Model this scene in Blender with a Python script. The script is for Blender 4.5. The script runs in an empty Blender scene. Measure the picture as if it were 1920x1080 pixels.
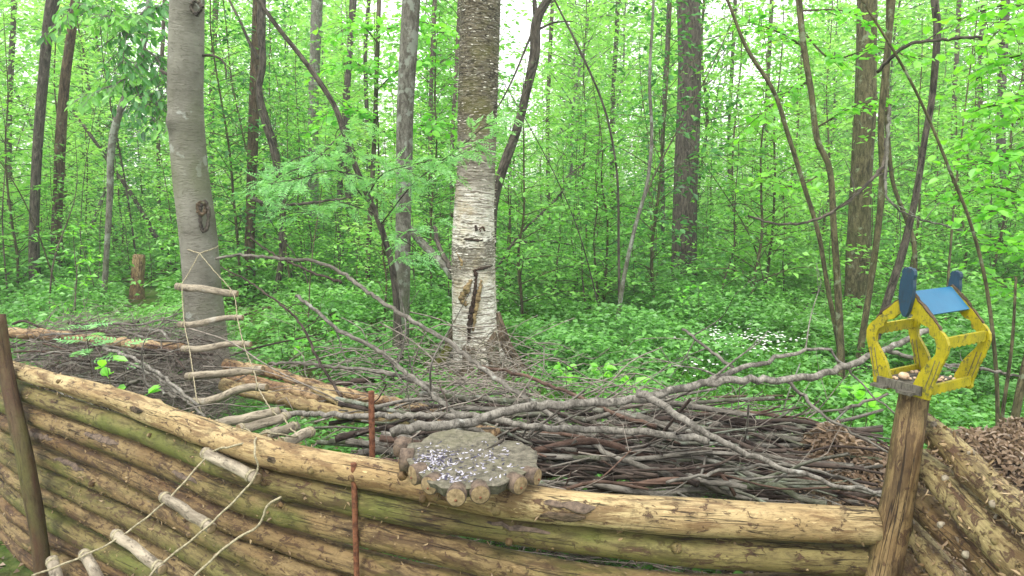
import bpy, math, random
import numpy as np
from mathutils import Vector
random.seed(7); RNG = np.random.default_rng(7)
SC = bpy.context.scene
COL = SC.collection
# ------------------------------------------------------------------ camera
H = 1.65; F = 1251.0; PITCH = math.atan(190 / F)
cam_d = bpy.data.cameras.new('camera'); cam = bpy.data.objects.new('camera', cam_d); COL.objects.link(cam)
cam.location = (0, 0, H); cam.rotation_euler = (math.pi / 2 - PITCH, 0, 0)
cam_d.sensor_width = 36; cam_d.lens = 36 * F / 1920; cam_d.clip_start = .02; cam_d.clip_end = 900
SC.camera = cam
# ------------------------------------------------------------------ sky, sun, exposure
SUN_EL, SUN_AZ = math.radians(58), math.radians(-140)
w = bpy.data.worlds.new("World"); SC.world = w; w.use_nodes = True
nt = w.node_tree; bg = nt.nodes['Background']
sky = nt.nodes.new('ShaderNodeTexSky'); sky.sky_type = 'NISHITA'; sky.sun_disc = False
sky.sun_elevation = SUN_EL; sky.sun_rotation = SUN_AZ; sky.dust_density = 3
mx = nt.nodes.new('ShaderNodeMixRGB'); mx.inputs[0].default_value = .8
mx.inputs[2].default_value = (9.8, 9.6, 9.5, 1)
nt.links.new(sky.outputs[0], mx.inputs[1]); nt.links.new(mx.outputs[0], bg.inputs[0])
bg.inputs[1].default_value = .15
sd = bpy.data.lights.new('sun', 'SUN'); sd.energy = 1.5; sd.angle = math.radians(14); sd.color = (1, .96, .88)
sun = bpy.data.objects.new('sun', sd); COL.objects.link(sun)
sun.rotation_euler = (math.pi / 2 - SUN_EL, 0, math.radians(-35))
SC.view_settings.view_transform = 'Standard'; SC.view_settings.look = 'None'
SC.view_settings.exposure = 1.04; SC.view_settings.gamma = 1
SC.cycles.max_bounces = 8; SC.cycles.diffuse_bounces = 5; SC.cycles.transmission_bounces = 5; SC.cycles.glossy_bounces = 2

# ------------------------------------------------------------------ picture point -> place
cp, sp = math.cos(PITCH), math.sin(PITCH)
def ray(px, py):
    x = (px - 960) / F; y = -(py - 540) / F
    return np.array([x, cp + y * sp, -sp + y * cp])
def P(px, py, Y):
    d = ray(px, py); return np.array([0, 0, H]) + d * (Y / d[1])
def Pz(px, py, z):
    d = ray(px, py); return np.array([0, 0, H]) + d * ((z - H) / d[2])
def px2m(n, Y): return n * Y / F

# ------------------------------------------------------------------ mesh helpers
class MB:
    def __init__(s): s.v = []; s.f = []; s.tc = []; s.n = 0
    def add(s, v, faces, tc=None):
        v = np.asarray(v, float).reshape(-1, 3)
        for f in (faces if isinstance(faces, list) else [faces]):
            s.f.append(np.asarray(f, int) + s.n)
        s.v.append(v); s.tc.append(v if tc is None else np.asarray(tc, float)); s.n += len(v)
    def mesh(s, name, smooth=True):
        v = np.concatenate(s.v); tc = np.concatenate(s.tc)
        me = bpy.data.meshes.new(name); me.vertices.add(len(v)); me.vertices.foreach_set('co', v.ravel())
        li = np.concatenate([f.ravel() for f in s.f])
        tot = np.concatenate([np.full(len(f), f.shape[1]) for f in s.f])
        st = np.concatenate([[0], np.cumsum(tot)[:-1]])
        me.loops.add(len(li)); me.loops.foreach_set('vertex_index', li)
        me.polygons.add(len(tot)); me.polygons.foreach_set('loop_start', st)
        try: me.polygons.foreach_set('loop_total', tot)
        except Exception: pass
        a = me.attributes.new('tc', 'FLOAT_VECTOR', 'POINT'); a.data.foreach_set('vector', tc.ravel())
        me.update(calc_edges=True); me.validate()
        me.polygons.foreach_set('use_smooth', np.full(len(me.polygons), smooth))
        return me
    def build(s, name, m, parent=None, smooth=True):
        me = s.mesh(name, smooth); me.materials.append(m)
        o = bpy.data.objects.new(name, me); COL.objects.link(o)
        if parent: o.parent = parent; o.matrix_parent_inverse = parent.matrix_world.inverted()
        return o
def tag(o, label=None, cat=None, group=None, kind=None):
    if label: o['label'] = label
    if cat: o['category'] = cat
    if group: o['group'] = group
    if kind: o['kind'] = kind
    return o
def thing(name, label, cat, loc=(0, 0, 0), group=None):
    o = bpy.data.objects.new(name, None); COL.objects.link(o); o.location = loc; o.empty_display_size = .1
    bpy.context.view_layer.update() if False else None
    o.matrix_world.translation = Vector(loc)
    return tag(o, label, cat, group)
def kid(mb, name, m, root, smooth=True):
    me = mb.mesh(name, smooth); me.materials.append(m)
    o = bpy.data.objects.new(name, me); COL.objects.link(o); o.parent = root
    r = root; off = Vector((0, 0, 0))
    while r: off = off + r.location; r = r.parent
    o.location = -off
    return o
def spline(pts, step):
    p = np.asarray(pts, float)
    if len(p) == 2: p = np.array([p[0], (p[0] + p[1]) / 2, p[1]])
    q = np.vstack([2 * p[0] - p[1], p, 2 * p[-1] - p[-2]]); out = []
    for i in range(1, len(q) - 2):
        L = np.linalg.norm(q[i + 1, :3] - q[i, :3]); n = max(1, int(math.ceil(L / step)))
        t = np.arange(n)[:, None] / n
        a, b, c, d = q[i - 1], q[i], q[i + 1], q[i + 2]
        out.append(.5 * (2 * b + (c - a) * t + (2 * a - 5 * b + 4 * c - d) * t ** 2 + (3 * b - a - 3 * c + d) * t ** 3))
    out.append(p[-1:]); return np.concatenate(out)
def frames(p):
    T = np.gradient(p, axis=0); T /= np.linalg.norm(T, axis=1)[:, None] + 1e-12
    ref = np.array([0, 0, 1.]) if abs(T[0, 2]) < .8 else np.array([0, 1., 0])
    A = np.zeros_like(p); a = ref - T[0] * ref.dot(T[0]); a /= np.linalg.norm(a)
    for i in range(len(p)):
        a = a - T[i] * a.dot(T[i]); a /= np.linalg.norm(a) + 1e-12; A[i] = a
    return T, A, np.cross(T, A)
def tube(mb, pts, r, seg=8, cap=True, rough=0, knots=(), seed=0, off=None, squash=None):
    """pts Nx3, r N; rough = relative radius noise; knots = (u, theta, height, size)"""
    p = np.asarray(pts, float); n = len(p); r = np.broadcast_to(np.asarray(r, float), (n,))
    T, A, B = frames(p)
    u = np.concatenate([[0], np.cumsum(np.linalg.norm(np.diff(p, axis=0), axis=1))])
    th = np.arange(seg) / seg * 2 * math.pi
    R = np.repeat(r[:, None], seg, 1)
    if rough:
        g = np.random.default_rng(seed + 11); nz = np.zeros((n, seg)); rm = r.mean()
        for k in range(14):
            wl = rm * g.uniform(1.2, 14); m = g.integers(0, 5)
            nz += np.sin(u[:, None] / wl * 2.2 + m * th[None] + g.uniform(0, 6.3)) * g.uniform(.2, 1) * (.35 if wl < rm * 3 else 1)
        R = R * (1 + rough * nz / 3)
    for (ku, kt, kh, ks) in knots:
        dt = (th[None] - kt + math.pi) % (2 * math.pi) - math.pi
        d2 = ((u[:, None] - ku) / ks) ** 2 + (dt * R / ks) ** 2
        R = R + kh * np.exp(-d2)
    c, s = np.cos(th), np.sin(th)
    V = p[:, None] + R[..., None] * (A[:, None] * c[None, :, None] + B[:, None] * s[None, :, None])
    o = np.random.default_rng(seed + 5).uniform(0, 30, 3) if off is None else off
    tc = np.stack([np.repeat(u[:, None], seg, 1) + o[0], R * c + o[1], R * s + o[2]], -1)
    i = np.arange(n - 1)[:, None] * seg; j = np.arange(seg)[None]; j2 = (j + 1) % seg
    q = np.stack([i + j, i + j2, i + seg + j2, i + seg + j], -1).reshape(-1, 4)
    V = V.reshape(-1, 3); tc = tc.reshape(-1, 3); fs = [q]
    if cap:
        nv = len(V)
        V = np.vstack([V, p[0] - T[0] * r[0] * .12, p[-1] + T[-1] * r[-1] * .12])
        tc = np.vstack([tc, [o[0], o[1], o[2]], [u[-1] + o[0], o[1], o[2]]])
        jj = np.arange(seg); k2 = (jj + 1) % seg
        fs.append(np.stack([np.full(seg, nv), k2, jj], -1))
        b = (n - 1) * seg; fs.append(np.stack([np.full(seg, nv + 1), b + jj, b + k2], -1))
    mb.add(V, fs, tc)
    return p, T, A, B, u
def prism(mb, poly, a, b, origin, thick_vec):
    """closed polygon (2d list) in the plane origin + x*a + y*b, extruded by +-thick_vec/2 (fan: star-shaped about its mean)"""
    q = np.asarray(poly, float); n = len(q)
    base = origin + q[:, :1] * a + q[:, 1:] * b; c = base.mean(0)
    V = np.vstack([base - thick_vec / 2, base + thick_vec / 2, c - thick_vec / 2, c + thick_vec / 2])
    i = np.arange(n); j = (i + 1) % n
    mb.add(V, [np.stack([i, j, j + n, i + n], -1), np.stack([np.full(n, 2 * n), j, i], -1), np.stack([np.full(n, 2 * n + 1), i + n, j + n], -1)])
def band(mb, outer, inner, a, b, origin, tv):
    """strip between two 2d curves with equal counts, extruded"""
    o = np.asarray(outer, float); q = np.asarray(inner, float); n = len(o)
    f = lambda z: origin + z[:, :1] * a + z[:, 1:] * b
    O, I = f(o), f(q); V = np.vstack([O - tv / 2, I - tv / 2, O + tv / 2, I + tv / 2])
    k = np.arange(n - 1); l = k + 1
    F_ = [np.stack([k, l, l + n, k + n], -1), np.stack([k + 2 * n, k + 3 * n, l + 3 * n, l + 2 * n], -1),
          np.stack([k, k + 2 * n, l + 2 * n, l], -1), np.stack([k + n, l + n, l + 3 * n, k + 3 * n], -1),
          np.array([[0, n, 3 * n, 2 * n], [n - 1, 3 * n - 1, 4 * n - 1, 2 * n - 1][::1]])]
    mb.add(V, F_)
def unit(v): return v / (np.linalg.norm(v, axis=-1, keepdims=True) + 1e-12)
def leaves(mb, C, D, N, L, W, kind='diamond', droop=.12, fold=.18):
    C = np.asarray(C, float); n = len(C)
    if n == 0: return
    D = unit(D); N = unit(N - D * (N * D).sum(1, keepdims=True)); S = np.cross(D, N)
    L = np.broadcast_to(L, (n,))[:, None]; W = np.broadcast_to(W, (n,))[:, None]
    tip = C + D * L - N * L * droop
    if kind == 'diamond':
        m = C + D * L * .45
        V = np.stack([C, m + S * W / 2 + N * W * fold, tip, m - S * W / 2 + N * W * fold], 1).reshape(-1, 3)
        b = np.arange(n)[:, None] * 4
        mb.add(V, np.vstack([b + [0, 2, 1], b + [0, 3, 2]]))
    else:
        a1 = C + D * L * .22; a2 = C + D * L * .62 - N * L * droop * .4
        V = np.stack([C, a1 + S * W * .42 + N * W * fold, a2 + S * W * .46 + N * W * fold, tip,
                      a2 - S * W * .46 + N * W * fold, a1 - S * W * .42 + N * W * fold], 1).reshape(-1, 3)
        b = np.arange(n)[:, None] * 6
        mb.add(V, np.vstack([b + [0, 3, 2, 1], b + [0, 5, 4, 3]]))

# ------------------------------------------------------------------ shader helpers
class NT:
    def __init__(s, name):
        s.m = bpy.data.materials.new(name); s.m.use_nodes = True; s.t = s.m.node_tree; s.t.nodes.clear()
        s.out = s.t.nodes.new('ShaderNodeOutputMaterial')
    def n(s, k, **kw):
        x = s.t.nodes.new(k)
        for a, b in kw.items(): setattr(x, a, b)
        return x
    def put(s, sock, v):
        if isinstance(v, bpy.types.NodeSocket): s.t.links.new(v, sock)
        elif v is not None: sock.default_value = v if not (isinstance(v, tuple) and len(v) == 3 and sock.type == 'RGBA') else (*v, 1)
    def coord(s, attr='tc', obj_rand=True):
        if attr == 'object': return s.n('ShaderNodeTexCoord').outputs['Object']
        a = s.n('ShaderNodeAttribute', attribute_name=attr).outputs['Vector']
        if not obj_rand: return a
        r = s.n('ShaderNodeObjectInfo').outputs['Random']; c = s.n('ShaderNodeVectorMath', operation='ADD')
        v = s.n('ShaderNodeMath', operation='MULTIPLY'); s.put(v.inputs[0], r); v.inputs[1].default_value = 37.
        s.put(c.inputs[0], a); s.put(c.inputs[1], v.outputs[0]); return c.outputs[0]
    def scale(s, v, x, y, z):
        m = s.n('ShaderNodeVectorMath', operation='MULTIPLY'); s.put(m.inputs[0], v); m.inputs[1].default_value = (x, y, z); return m.outputs[0]
    def noise(s, v, sc=5, det=4, ro=.6, dist=0):
        x = s.n('ShaderNodeTexNoise'); s.put(x.inputs['Vector'], v); x.inputs['Scale'].default_value = sc
        x.inputs['Detail'].default_value = det; x.inputs['Roughness'].default_value = ro; x.inputs['Distortion'].default_value = dist
        return x.outputs[0]
    def vor(s, v, sc, feat='F1'):
        x = s.n('ShaderNodeTexVoronoi', feature=feat); s.put(x.inputs['Vector'], v); x.inputs['Scale'].default_value = sc; return x.outputs[0]
    def ramp(s, f, *st):
        x = s.n('ShaderNodeValToRGB'); s.put(x.inputs[0], f); e = x.color_ramp.elements
        while len(e) < len(st): e.new(.5)
        for k, (p, c) in enumerate(st):
            e[k].position = p; c = (c, c, c) if not isinstance(c, tuple) else c; e[k].color = (*c, 1)
        return x.outputs[0]
    def mix(s, f, a, b, mode='MIX'):
        x = s.n('ShaderNodeMixRGB', blend_type=mode); s.put(x.inputs[0], f); s.put(x.inputs[1], a); s.put(x.inputs[2], b); return x.outputs[0]
    def mul(s, a, b):
        x = s.n('ShaderNodeMath', operation='MULTIPLY'); s.put(x.inputs[0], a); s.put(x.inputs[1], b); return x.outputs[0]
    def add(s, a, b):
        x = s.n('ShaderNodeMath', operation='ADD'); s.put(x.inputs[0], a); s.put(x.inputs[1], b); return x.outputs[0]
    def bump(s, h, st=.5, d=.01, prev=None):
        x = s.n('ShaderNodeBump'); s.put(x.inputs['Height'], h); x.inputs['Strength'].default_value = st; x.inputs['Distance'].default_value = d
        if prev: s.put(x.inputs['Normal'], prev)
        return x.outputs[0]
    def pbr(s, col, rough=.8, nrm=None, spec=.25, metal=0):
        x = s.n('ShaderNodeBsdfPrincipled'); s.put(x.inputs['Base Color'], col); s.put(x.inputs['Roughness'], rough)
        x.inputs['Specular IOR Level'].default_value = spec; x.inputs['Metallic'].default_value = metal
        if nrm: s.put(x.inputs['Normal'], nrm)
        s.t.links.new(x.outputs[0], s.out.inputs[0]); return s.m
    def sep(s, v):
        x = s.n('ShaderNodeSeparateXYZ'); s.put(x.inputs[0], v); return x.outputs

def log_mat(name, pale, mid, dark, algae=.3, bark=.5, green=(.07, .085, .014)):
    t = NT(name); v = t.coord()
    big = t.noise(t.scale(v, 1, 3, 3), 3.2, 5, .6)
    grain = t.noise(t.scale(v, 1.5, 26, 26), 3.5, 6, .7)
    c = t.mix(t.ramp(big, (.36, 0), (.62, 1)), pale, mid)
    c = t.mix(t.mul(t.ramp(grain, (.45, 0), (.75, 1)), .7), c, dark)
    # brown cambium patches, lengthwise
    pt = t.noise(t.scale(v, 1, 5, 5), 7, 6, .68, .4)
    c = t.mix(t.mul(t.ramp(pt, (.5, 0), (.58, 1)), .75), c, dark)
    # dark bark flecks with ragged edges
    fl = t.noise(t.scale(v, 1, 1.8, 1.8), 26, 6, .72, .8)
    k = .595 - bark * .05
    bm = t.ramp(fl, (k, 0), (k + .03, 1))
    c = t.mix(t.mul(bm, .9), c, t.mix(grain, (.035, .02, .012), (.11, .06, .035)))
    # pale scraped flecks
    pf = t.noise(t.scale(v, 1, 3, 3), 34, 4, .6)
    c = t.mix(t.mul(t.ramp(pf, (.66, 0), (.7, 1)), .6), c, tuple(min(1, x * 1.5) for x in pale))
    al = t.noise(t.scale(v, .8, 2.5, 2.5), 2.6, 4, .6)
    a0 = .72 - algae * .4
    c = t.mix(t.mul(t.ramp(al, (a0, 0), (a0 + .16, 1)), .78), c, t.mix(grain, green, tuple(x * 1.7 for x in green)))
    # drying cracks
    cr = t.noise(t.scale(v, .35, 10, 10), 5, 3, .5)
    crk = t.ramp(cr, (.485, 0), (.497, 1), (.503, 1), (.515, 0))
    gate = t.ramp(t.noise(t.scale(v, .6, 4, 4), 3, 2, .5), (.5, 0), (.56, 1))
    ck = t.mul(crk, gate)
    c = t.mix(t.mul(ck, .9), c, (.015, .01, .006))
    gr = t.noise(t.scale(v, 1, 2.2, 2.2), 12, 7, .75, .6)
    c = t.mix(t.mul(t.ramp(gr, (.5, 0), (.66, 1)), .7), c, t.mix(.75, c, (.02, .012, .006)))
    hl = t.noise(t.scale(v, 1.2, 8, 8), 60, 5, .7)
    c = t.mix(t.mul(t.ramp(hl, (.36, 1), (.47, 0)), .7), c, t.mix(.6, c, (.03, .016, .007)))
    n1 = t.bump(hl, .5, .003, t.bump(grain, .4, .005)); n2 = t.bump(bm, .6, .004, n1); n3 = t.bump(pt, .4, .006, n2)
    inv = t.add(t.mul(ck, -1.), 1.); n4 = t.bump(inv, .7, .005, n3)
    return t.pbr(c, .72, n4, .3)
def bark_mat(name, c1, c2, c3, lich=(.3, .33, .28), la=.3, sx=1., ss=10., bump=.6, moss=None):
    """sx: stretch along trunk (<1 = long furrows, >1 = rings)"""
    t = NT(name); v = t.coord()
    a = t.noise(t.scale(v, sx, 1, 1), ss, 7, .7, .4)
    b = t.noise(v, 3, 4, .6)
    c = t.mix(t.ramp(a, (.40, 0), (.60, 1)), c1, tuple(x * 1.15 for x in c2))
    c = t.mix(t.mul(t.ramp(b, (.4, 0), (.7, 1)), .6), c, c3)
    fn = t.noise(t.scale(v, sx * 1.4, 1, 1), ss * 3.2, 5, .75)
    c = t.mix(t.mul(t.ramp(fn, (.36, 1), (.47, 0)), .75), c, tuple(x * .35 for x in c1))
    l = t.noise(v, 9, 5, .65); k = .72 - la * .3
    c = t.mix(t.mul(t.ramp(l, (k, 0), (k + .05, 1)), .75), c, lich)
    if moss:
        z = t.sep(t.n('ShaderNodeNewGeometry').outputs['Position'])[2]
        mm = t.mul(t.ramp(t.noise(v, 6, 5, .6), (.4, 0), (.6, 1)), t.ramp(t.mul(z, .6), (.1, 1), (.6, 0)))
        c = t.mix(mm, c, moss)
    return t.pbr(c, .85, t.bump(a, bump, .02), .2)
def leaf_mat(name, a, b, c, tr=.5, hue_noise=.6, rough=.45):
    t = NT(name); g = t.n('ShaderNodeNewGeometry'); ri = g.outputs['Random Per Island']
    orr = t.n('ShaderNodeObjectInfo').outputs['Random']
    col = t.ramp(ri, (0, a), (.45, b), (1, c))
    nz = t.noise(g.outputs['Position'], 1.1, 3, .6)
    col = t.mix(t.mul(t.ramp(nz, (.35, 0), (.65, 1)), hue_noise), col, t.mix(.5, col, a))
    nz2 = t.noise(g.outputs['Position'], .35, 2, .5)
    col = t.mix(t.mul(t.ramp(nz2, (.5, 0), (.62, 1)), .3), col, tuple(x * k_ for x, k_ in zip(c, (1.15, 1, .9))))
    col = t.mix(t.mul(orr, .45), col, c)
    d = t.n('ShaderNodeBsdfDiffuse'); t.put(d.inputs[0], col)
    tl = t.n('ShaderNodeBsdfTranslucent')
    t.put(tl.inputs[0], t.mix(1., col, (1.25, 1.35, .7), 'MULTIPLY'))
    gl = t.n('ShaderNodeBsdfGlossy'); gl.inputs['Roughness'].default_value = rough; gl.inputs[0].default_value = (.9, 1, .95, 1)
    m1 = t.n('ShaderNodeMixShader'); m1.inputs[0].default_value = tr
    t.t.links.new(d.outputs[0], m1.inputs[1]); t.t.links.new(tl.outputs[0], m1.inputs[2])
    m2 = t.n('ShaderNodeMixShader'); m2.inputs[0].default_value = .045
    t.t.links.new(m1.outputs[0], m2.inputs[1]); t.t.links.new(gl.outputs[0], m2.inputs[2])
    t.t.links.new(m2.outputs[0], t.out.inputs[0]); return t.m

M = {}
M['log_top'] = log_mat('peeled_pale_log', (.46, .37, .19), (.31, .22, .10), (.12, .066, .028), .10, .4)  # extra paleness is the skylight on the top log, put into its colour
M['log_top_left'] = log_mat('peeled_ochre_log', (.42, .35, .17), (.30, .22, .10), (.12, .07, .03), .35, .5)
M['log_a'] = log_mat('ochre_log', (.27, .20, .09), (.155, .10, .04), (.05, .028, .012), .45, .8)  # darkened, like the green and brown logs below: shade put into the colour
M['log_b'] = log_mat('green_stained_log', (.22, .185, .07), (.13, .10, .036), (.045, .028, .011), .6, .8)
M['log_c'] = log_mat('brown_log', (.24, .17, .075), (.13, .075, .03), (.045, .024, .011), .35, 1.2)
M['log_r'] = log_mat('barky_yellow_log', (.37, .31, .145), (.22, .165, .07), (.08, .046, .02), .3, 1.3)
M['log_old'] = log_mat('weathered_old_log', (.42, .32, .17), (.28, .17, .085), (.10, .052, .026), .2, .9)
M['post'] = log_mat('post_wood', (.30, .225, .105), (.19, .125, .054), (.045, .024, .01), .55, .6, (.07, .07, .018))
M['post_dark'] = log_mat('dark_post_wood', (.10, .07, .033), (.065, .042, .02), (.07, .035, .018), .4, .5, (.07, .07, .02))
M['rung'] = bark_mat('rung_bark', (.13, .11, .08), (.33, .29, .215), (.25, .215, .155), (.34, .32, .26), .3, .3, 22, .5)
M['stick'] = bark_mat('stick_bark', (.05, .047, .038), (.19, .178, .15), (.115, .104, .082), (.26, .27, .23), .35, .35, 26, .5)
M['stick_pale'] = bark_mat('silvery_stick_bark', (.075, .070, .058), (.25, .235, .20), (.13, .118, .095), (.36, .36, .32), .3, 1.5, 22, .6)
M['stick_dark'] = bark_mat('dark_stick_bark', (.02, .015, .012), (.075, .058, .046), (.045, .03, .024), (.2, .2, .17), .2, .35, 26, .5)
M['stick_red'] = bark_mat('reddish_stick_bark', (.04, .024, .017), (.125, .08, .058), (.075, .05, .036), (.28, .25, .22), .2, .35, 26, .4)
M['grey_bark'] = None
M['slim_bark'] = bark_mat('lichened_grey_bark', (.07, .065, .05), (.19, .185, .155), (.13, .12, .095), (.27, .30, .25), .6, .4, 30, 1., (.05, .10, .015))
M['dark_bark'] = bark_mat('dark_bark', (.016, .014, .011), (.125, .108, .085), (.068, .06, .046), (.14, .18, .10), .3, .22, 42, 1.)
M['brown_bark'] = bark_mat('brown_bark', (.022, .017, .010), (.15, .108, .07), (.08, .064, .038), (.15, .19, .11), .35, .22, 40, 1.)
M['stem_bark'] = bark_mat('olive_stem_bark', (.03, .028, .014), (.13, .115, .06), (.075, .08, .033), (.2, .24, .15), .4, .3, 34, .8)
M['sap_bark'] = bark_mat('sapling_bark', (.04, .033, .022), (.13, .11, .08), (.08, .07, .045), (.2, .22, .16), .25, .5, 12, .6)

def grey_bark():
    t = NT('smooth_grey_bark'); v = t.coord(obj_rand=False)
    f = t.noise(t.scale(v, 1, 1, 1), 5, 5, .6)
    c = t.mix(t.ramp(f, (.35, 0), (.65, 1)), (.125, .12, .095), (.225, .22, .18))
    dash = t.noise(t.scale(v, 5.5, 1.5, 1.5), 9, 6, .7, 1.2)
    dm = t.ramp(dash, (.56, 0), (.62, 1)); c = t.mix(t.mul(dm, .5), c, (.05, .045, .03))
    fine = t.noise(t.scale(v, 3, 1, 1), 45, 4, .7)
    c = t.mix(t.mul(t.ramp(fine, (.55, 0), (.7, 1)), .35), c, (.27, .27, .22))
    l = t.noise(v, 5.5, 4, .6, .3); c = t.mix(t.mul(t.ramp(l, (.63, 0), (.67, 1)), .7), c, (.34, .36, .32))
    g = t.noise(t.scale(v, .5, 1, 1), 4, 3, .5)
    c = t.mix(t.mul(t.ramp(g, (.5, 0), (.75, 1)), .5), c, (.13, .15, .07))
    return t.pbr(c, .85, t.bump(fine, .3, .006, t.bump(dash, .8, .014)), .2)
M['grey_bark'] = grey_bark()
def birch_bark():
    t = NT('birch_bark'); v = t.coord(obj_rand=False)
    pos = t.n('ShaderNodeNewGeometry').outputs['Position']; z = t.sep(pos)[2]
    st = t.noise(t.scale(v, 11, .8, .8), 6, 5, .62, .25)
    curl = t.noise(t.scale(v, 4, 1, 1), 16, 5, .7, .8)
    white = t.mix(t.ramp(curl, (.4, 0), (.6, 1)), (.42, .38, .30), (.9, .88, .80))
    white = t.mix(t.mul(t.ramp(st, (.53, 0), (.585, 1)), .85), white, (.07, .05, .03))
    fl_ = t.noise(t.scale(v, 7, 1, 1), 26, 5, .7, .6)
    white = t.mix(t.mul(t.ramp(fl_, (.56, 0), (.62, 1)), .7), white, (.10, .08, .05))
    white = t.mix(t.mul(t.ramp(t.noise(v, 5, 4, .6), (.5, 0), (.62, 1)), .45), white, (.46, .38, .22))
    brown = t.mix(t.ramp(curl, (.42, 0), (.58, 1)), (.022, .017, .008), (.15, .13, .085))
    brown = t.mix(t.mul(t.ramp(t.noise(t.scale(v, 6, 1, 1), 20, 4, .65, 1.), (.56, 0), (.62, 1)), .8), brown, (.40, .38, .32))
    brown = t.mix(t.mul(t.ramp(t.noise(v, 3, 3, .6), (.5, 0), (.7, 1)), .5), brown, (.15, .15, .03))
    nz = t.noise(t.scale(v, 2.4, 1.2, 1.2), 3.0, 5, .62)
    h = t.add(z, t.mul(t.add(t.mul(t.add(nz, curl), .5), -.5), 2.1))
    # white below about 1.9 m with a dark collar around 1.25 m, brown corky bark above
    mk = t.ramp(t.mul(h, .2), (.0, 1.), (.035, .15), (0.185, 0.), (0.198, .85), (0.23, .85), (0.242, 0.), (0.288, .05), (0.348, .75), (0.43, 1.))
    c = t.mix(mk, white, brown)
    x = t.sep(pos)[0]
    hh = t.mix(.5, st, curl)
    return t.pbr(c, .75, t.bump(curl, .7, .016, t.bump(st, .8, .02)), .25)
M['birch'] = birch_bark()
# foliage
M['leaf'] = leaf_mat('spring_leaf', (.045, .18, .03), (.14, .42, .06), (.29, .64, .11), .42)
M['leaf_far'] = leaf_mat('far_leaf', (.18, .42, .10), (.32, .62, .15), (.46, .76, .24), .55)  # lighter greens than the near leaf: distance haze painted into the colour
M['leaf_dark'] = leaf_mat('deep_green_leaf', (.018, .09, .02), (.05, .22, .04), (.11, .36, .065), .45)
M['leaf_rowan'] = leaf_mat('rowan_leaf', (.07, .27, .07), (.17, .46, .14), (.32, .64, .25), .42, .35)
M['leaf_hazel'] = leaf_mat('hazel_leaf', (.08, .36, .03), (.18, .56, .05), (.32, .70, .08), .55, .3)
M['herb'] = leaf_mat('herb_leaf', (.025, .11, .02), (.085, .29, .045), (.20, .48, .09), .33)
M['grassm'] = leaf_mat('grass_blade', (.06, .22, .014), (.11, .34, .02), (.18, .44, .035), .45)
M['spruce'] = leaf_mat('spruce_needle', (.012, .045, .014), (.02, .075, .02), (.04, .12, .03), .15)

def simple(name, c1, c2, sc=8, st=(1, 1, 1), rough=.8, bump=.4, bd=.004, spec=.25, metal=0, lo=.35, hi=.65):
    t = NT(name); v = t.scale(t.coord('tc', False), *st); a = t.noise(v, sc, 6, .68)
    return t.pbr(t.mix(t.ramp(a, (lo, 0), (hi, 1)), c1, c2), rough, t.bump(a, bump, bd), spec, metal)
M['rope'] = simple('hemp_rope', (.14, .12, .07), (.40, .36, .24), 120, bump=.8, bd=.003)
M['rust'] = simple('rusty_rebar', (.055, .022, .012), (.22, .09, .045), 60, bump=.6)
M['litter'] = leaf_mat('dry_leaf', (.025, .016, .010), (.10, .066, .042), (.30, .225, .155), .12, .3)
M['twig'] = simple('dry_twig', (.075, .065, .052), (.34, .30, .25), 20, (1, 1, 1))
M['cutwood'] = simple('cut_wood', (.11, .078, .04), (.30, .225, .125), 90, (1, 1, 1), bump=.5, bd=.002)
M['slicebark'] = simple('slice_bark', (.045, .034, .026), (.17, .125, .09), 60, bump=.7)
M['darkwood'] = simple('weathered_dark_wood', (.035, .032, .026), (.15, .14, .11), 40, (1, 6, 1), bump=.5)
M['bluepanel'] = simple('blue_roof_board', (.003, .095, .19), (.005, .125, .235), 9, (1, 1, 1), .45, .1, .002, .4)
M['nut'] = simple('nut_shell', (.35, .2, .11), (.75, .6, .42), 60)
M['white'] = simple('white_petal', (.75, .77, .72), (.85, .86, .82), 20)
M['yellowp'] = simple('yellow_petal', (.8, .6, .02), (.85, .7, .04), 20)
M['seed'] = None
def seed_mat():
    t = NT('sunflower_seed_hull'); r = t.n('ShaderNodeNewGeometry').outputs['Random Per Island']
    return t.pbr(t.ramp(r, (0, (.02, .018, .03)), (.42, (.06, .055, .09)), (.5, (.26, .25, .30)), (1, (.50, .49, .54))), .5)
M['seed'] = seed_mat()
def paint_mat(name, c, worn, wood, amt):
    t = NT(name); v = t.coord('tc', False)
    s = t.noise(t.scale(v, 5, 5, .5), 70, 6, .75, .3); b = t.noise(v, 26, 5, .7)
    col = t.mix(t.ramp(b, (.35, 0), (.65, 1)), c, worn)
    col = t.mix(t.mul(t.ramp(t.add(t.mul(s, .75), t.mul(b, .25)), (.62 - amt * .12, 0), (.72 - amt * .06, 1)), .7), col, wood)
    ch = t.noise(v, 70, 5, .75)
    col = t.mix(t.mul(t.ramp(ch, (.57, 0), (.61, 1)), .8), col, tuple(x * 1.5 + .02 for x in wood))
    return t.pbr(col, .55, t.bump(s, .35, .002), .35)
M['yellow'] = paint_mat('weathered_yellow_paint', (.37, .31, .003), (.24, .215, .006), (.03, .032, .005), .95)
M['bluedark'] = paint_mat('weathered_blue_paint', (.012, .048, .085), (.010, .034, .062), (.005, .009, .016), .85)
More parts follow.
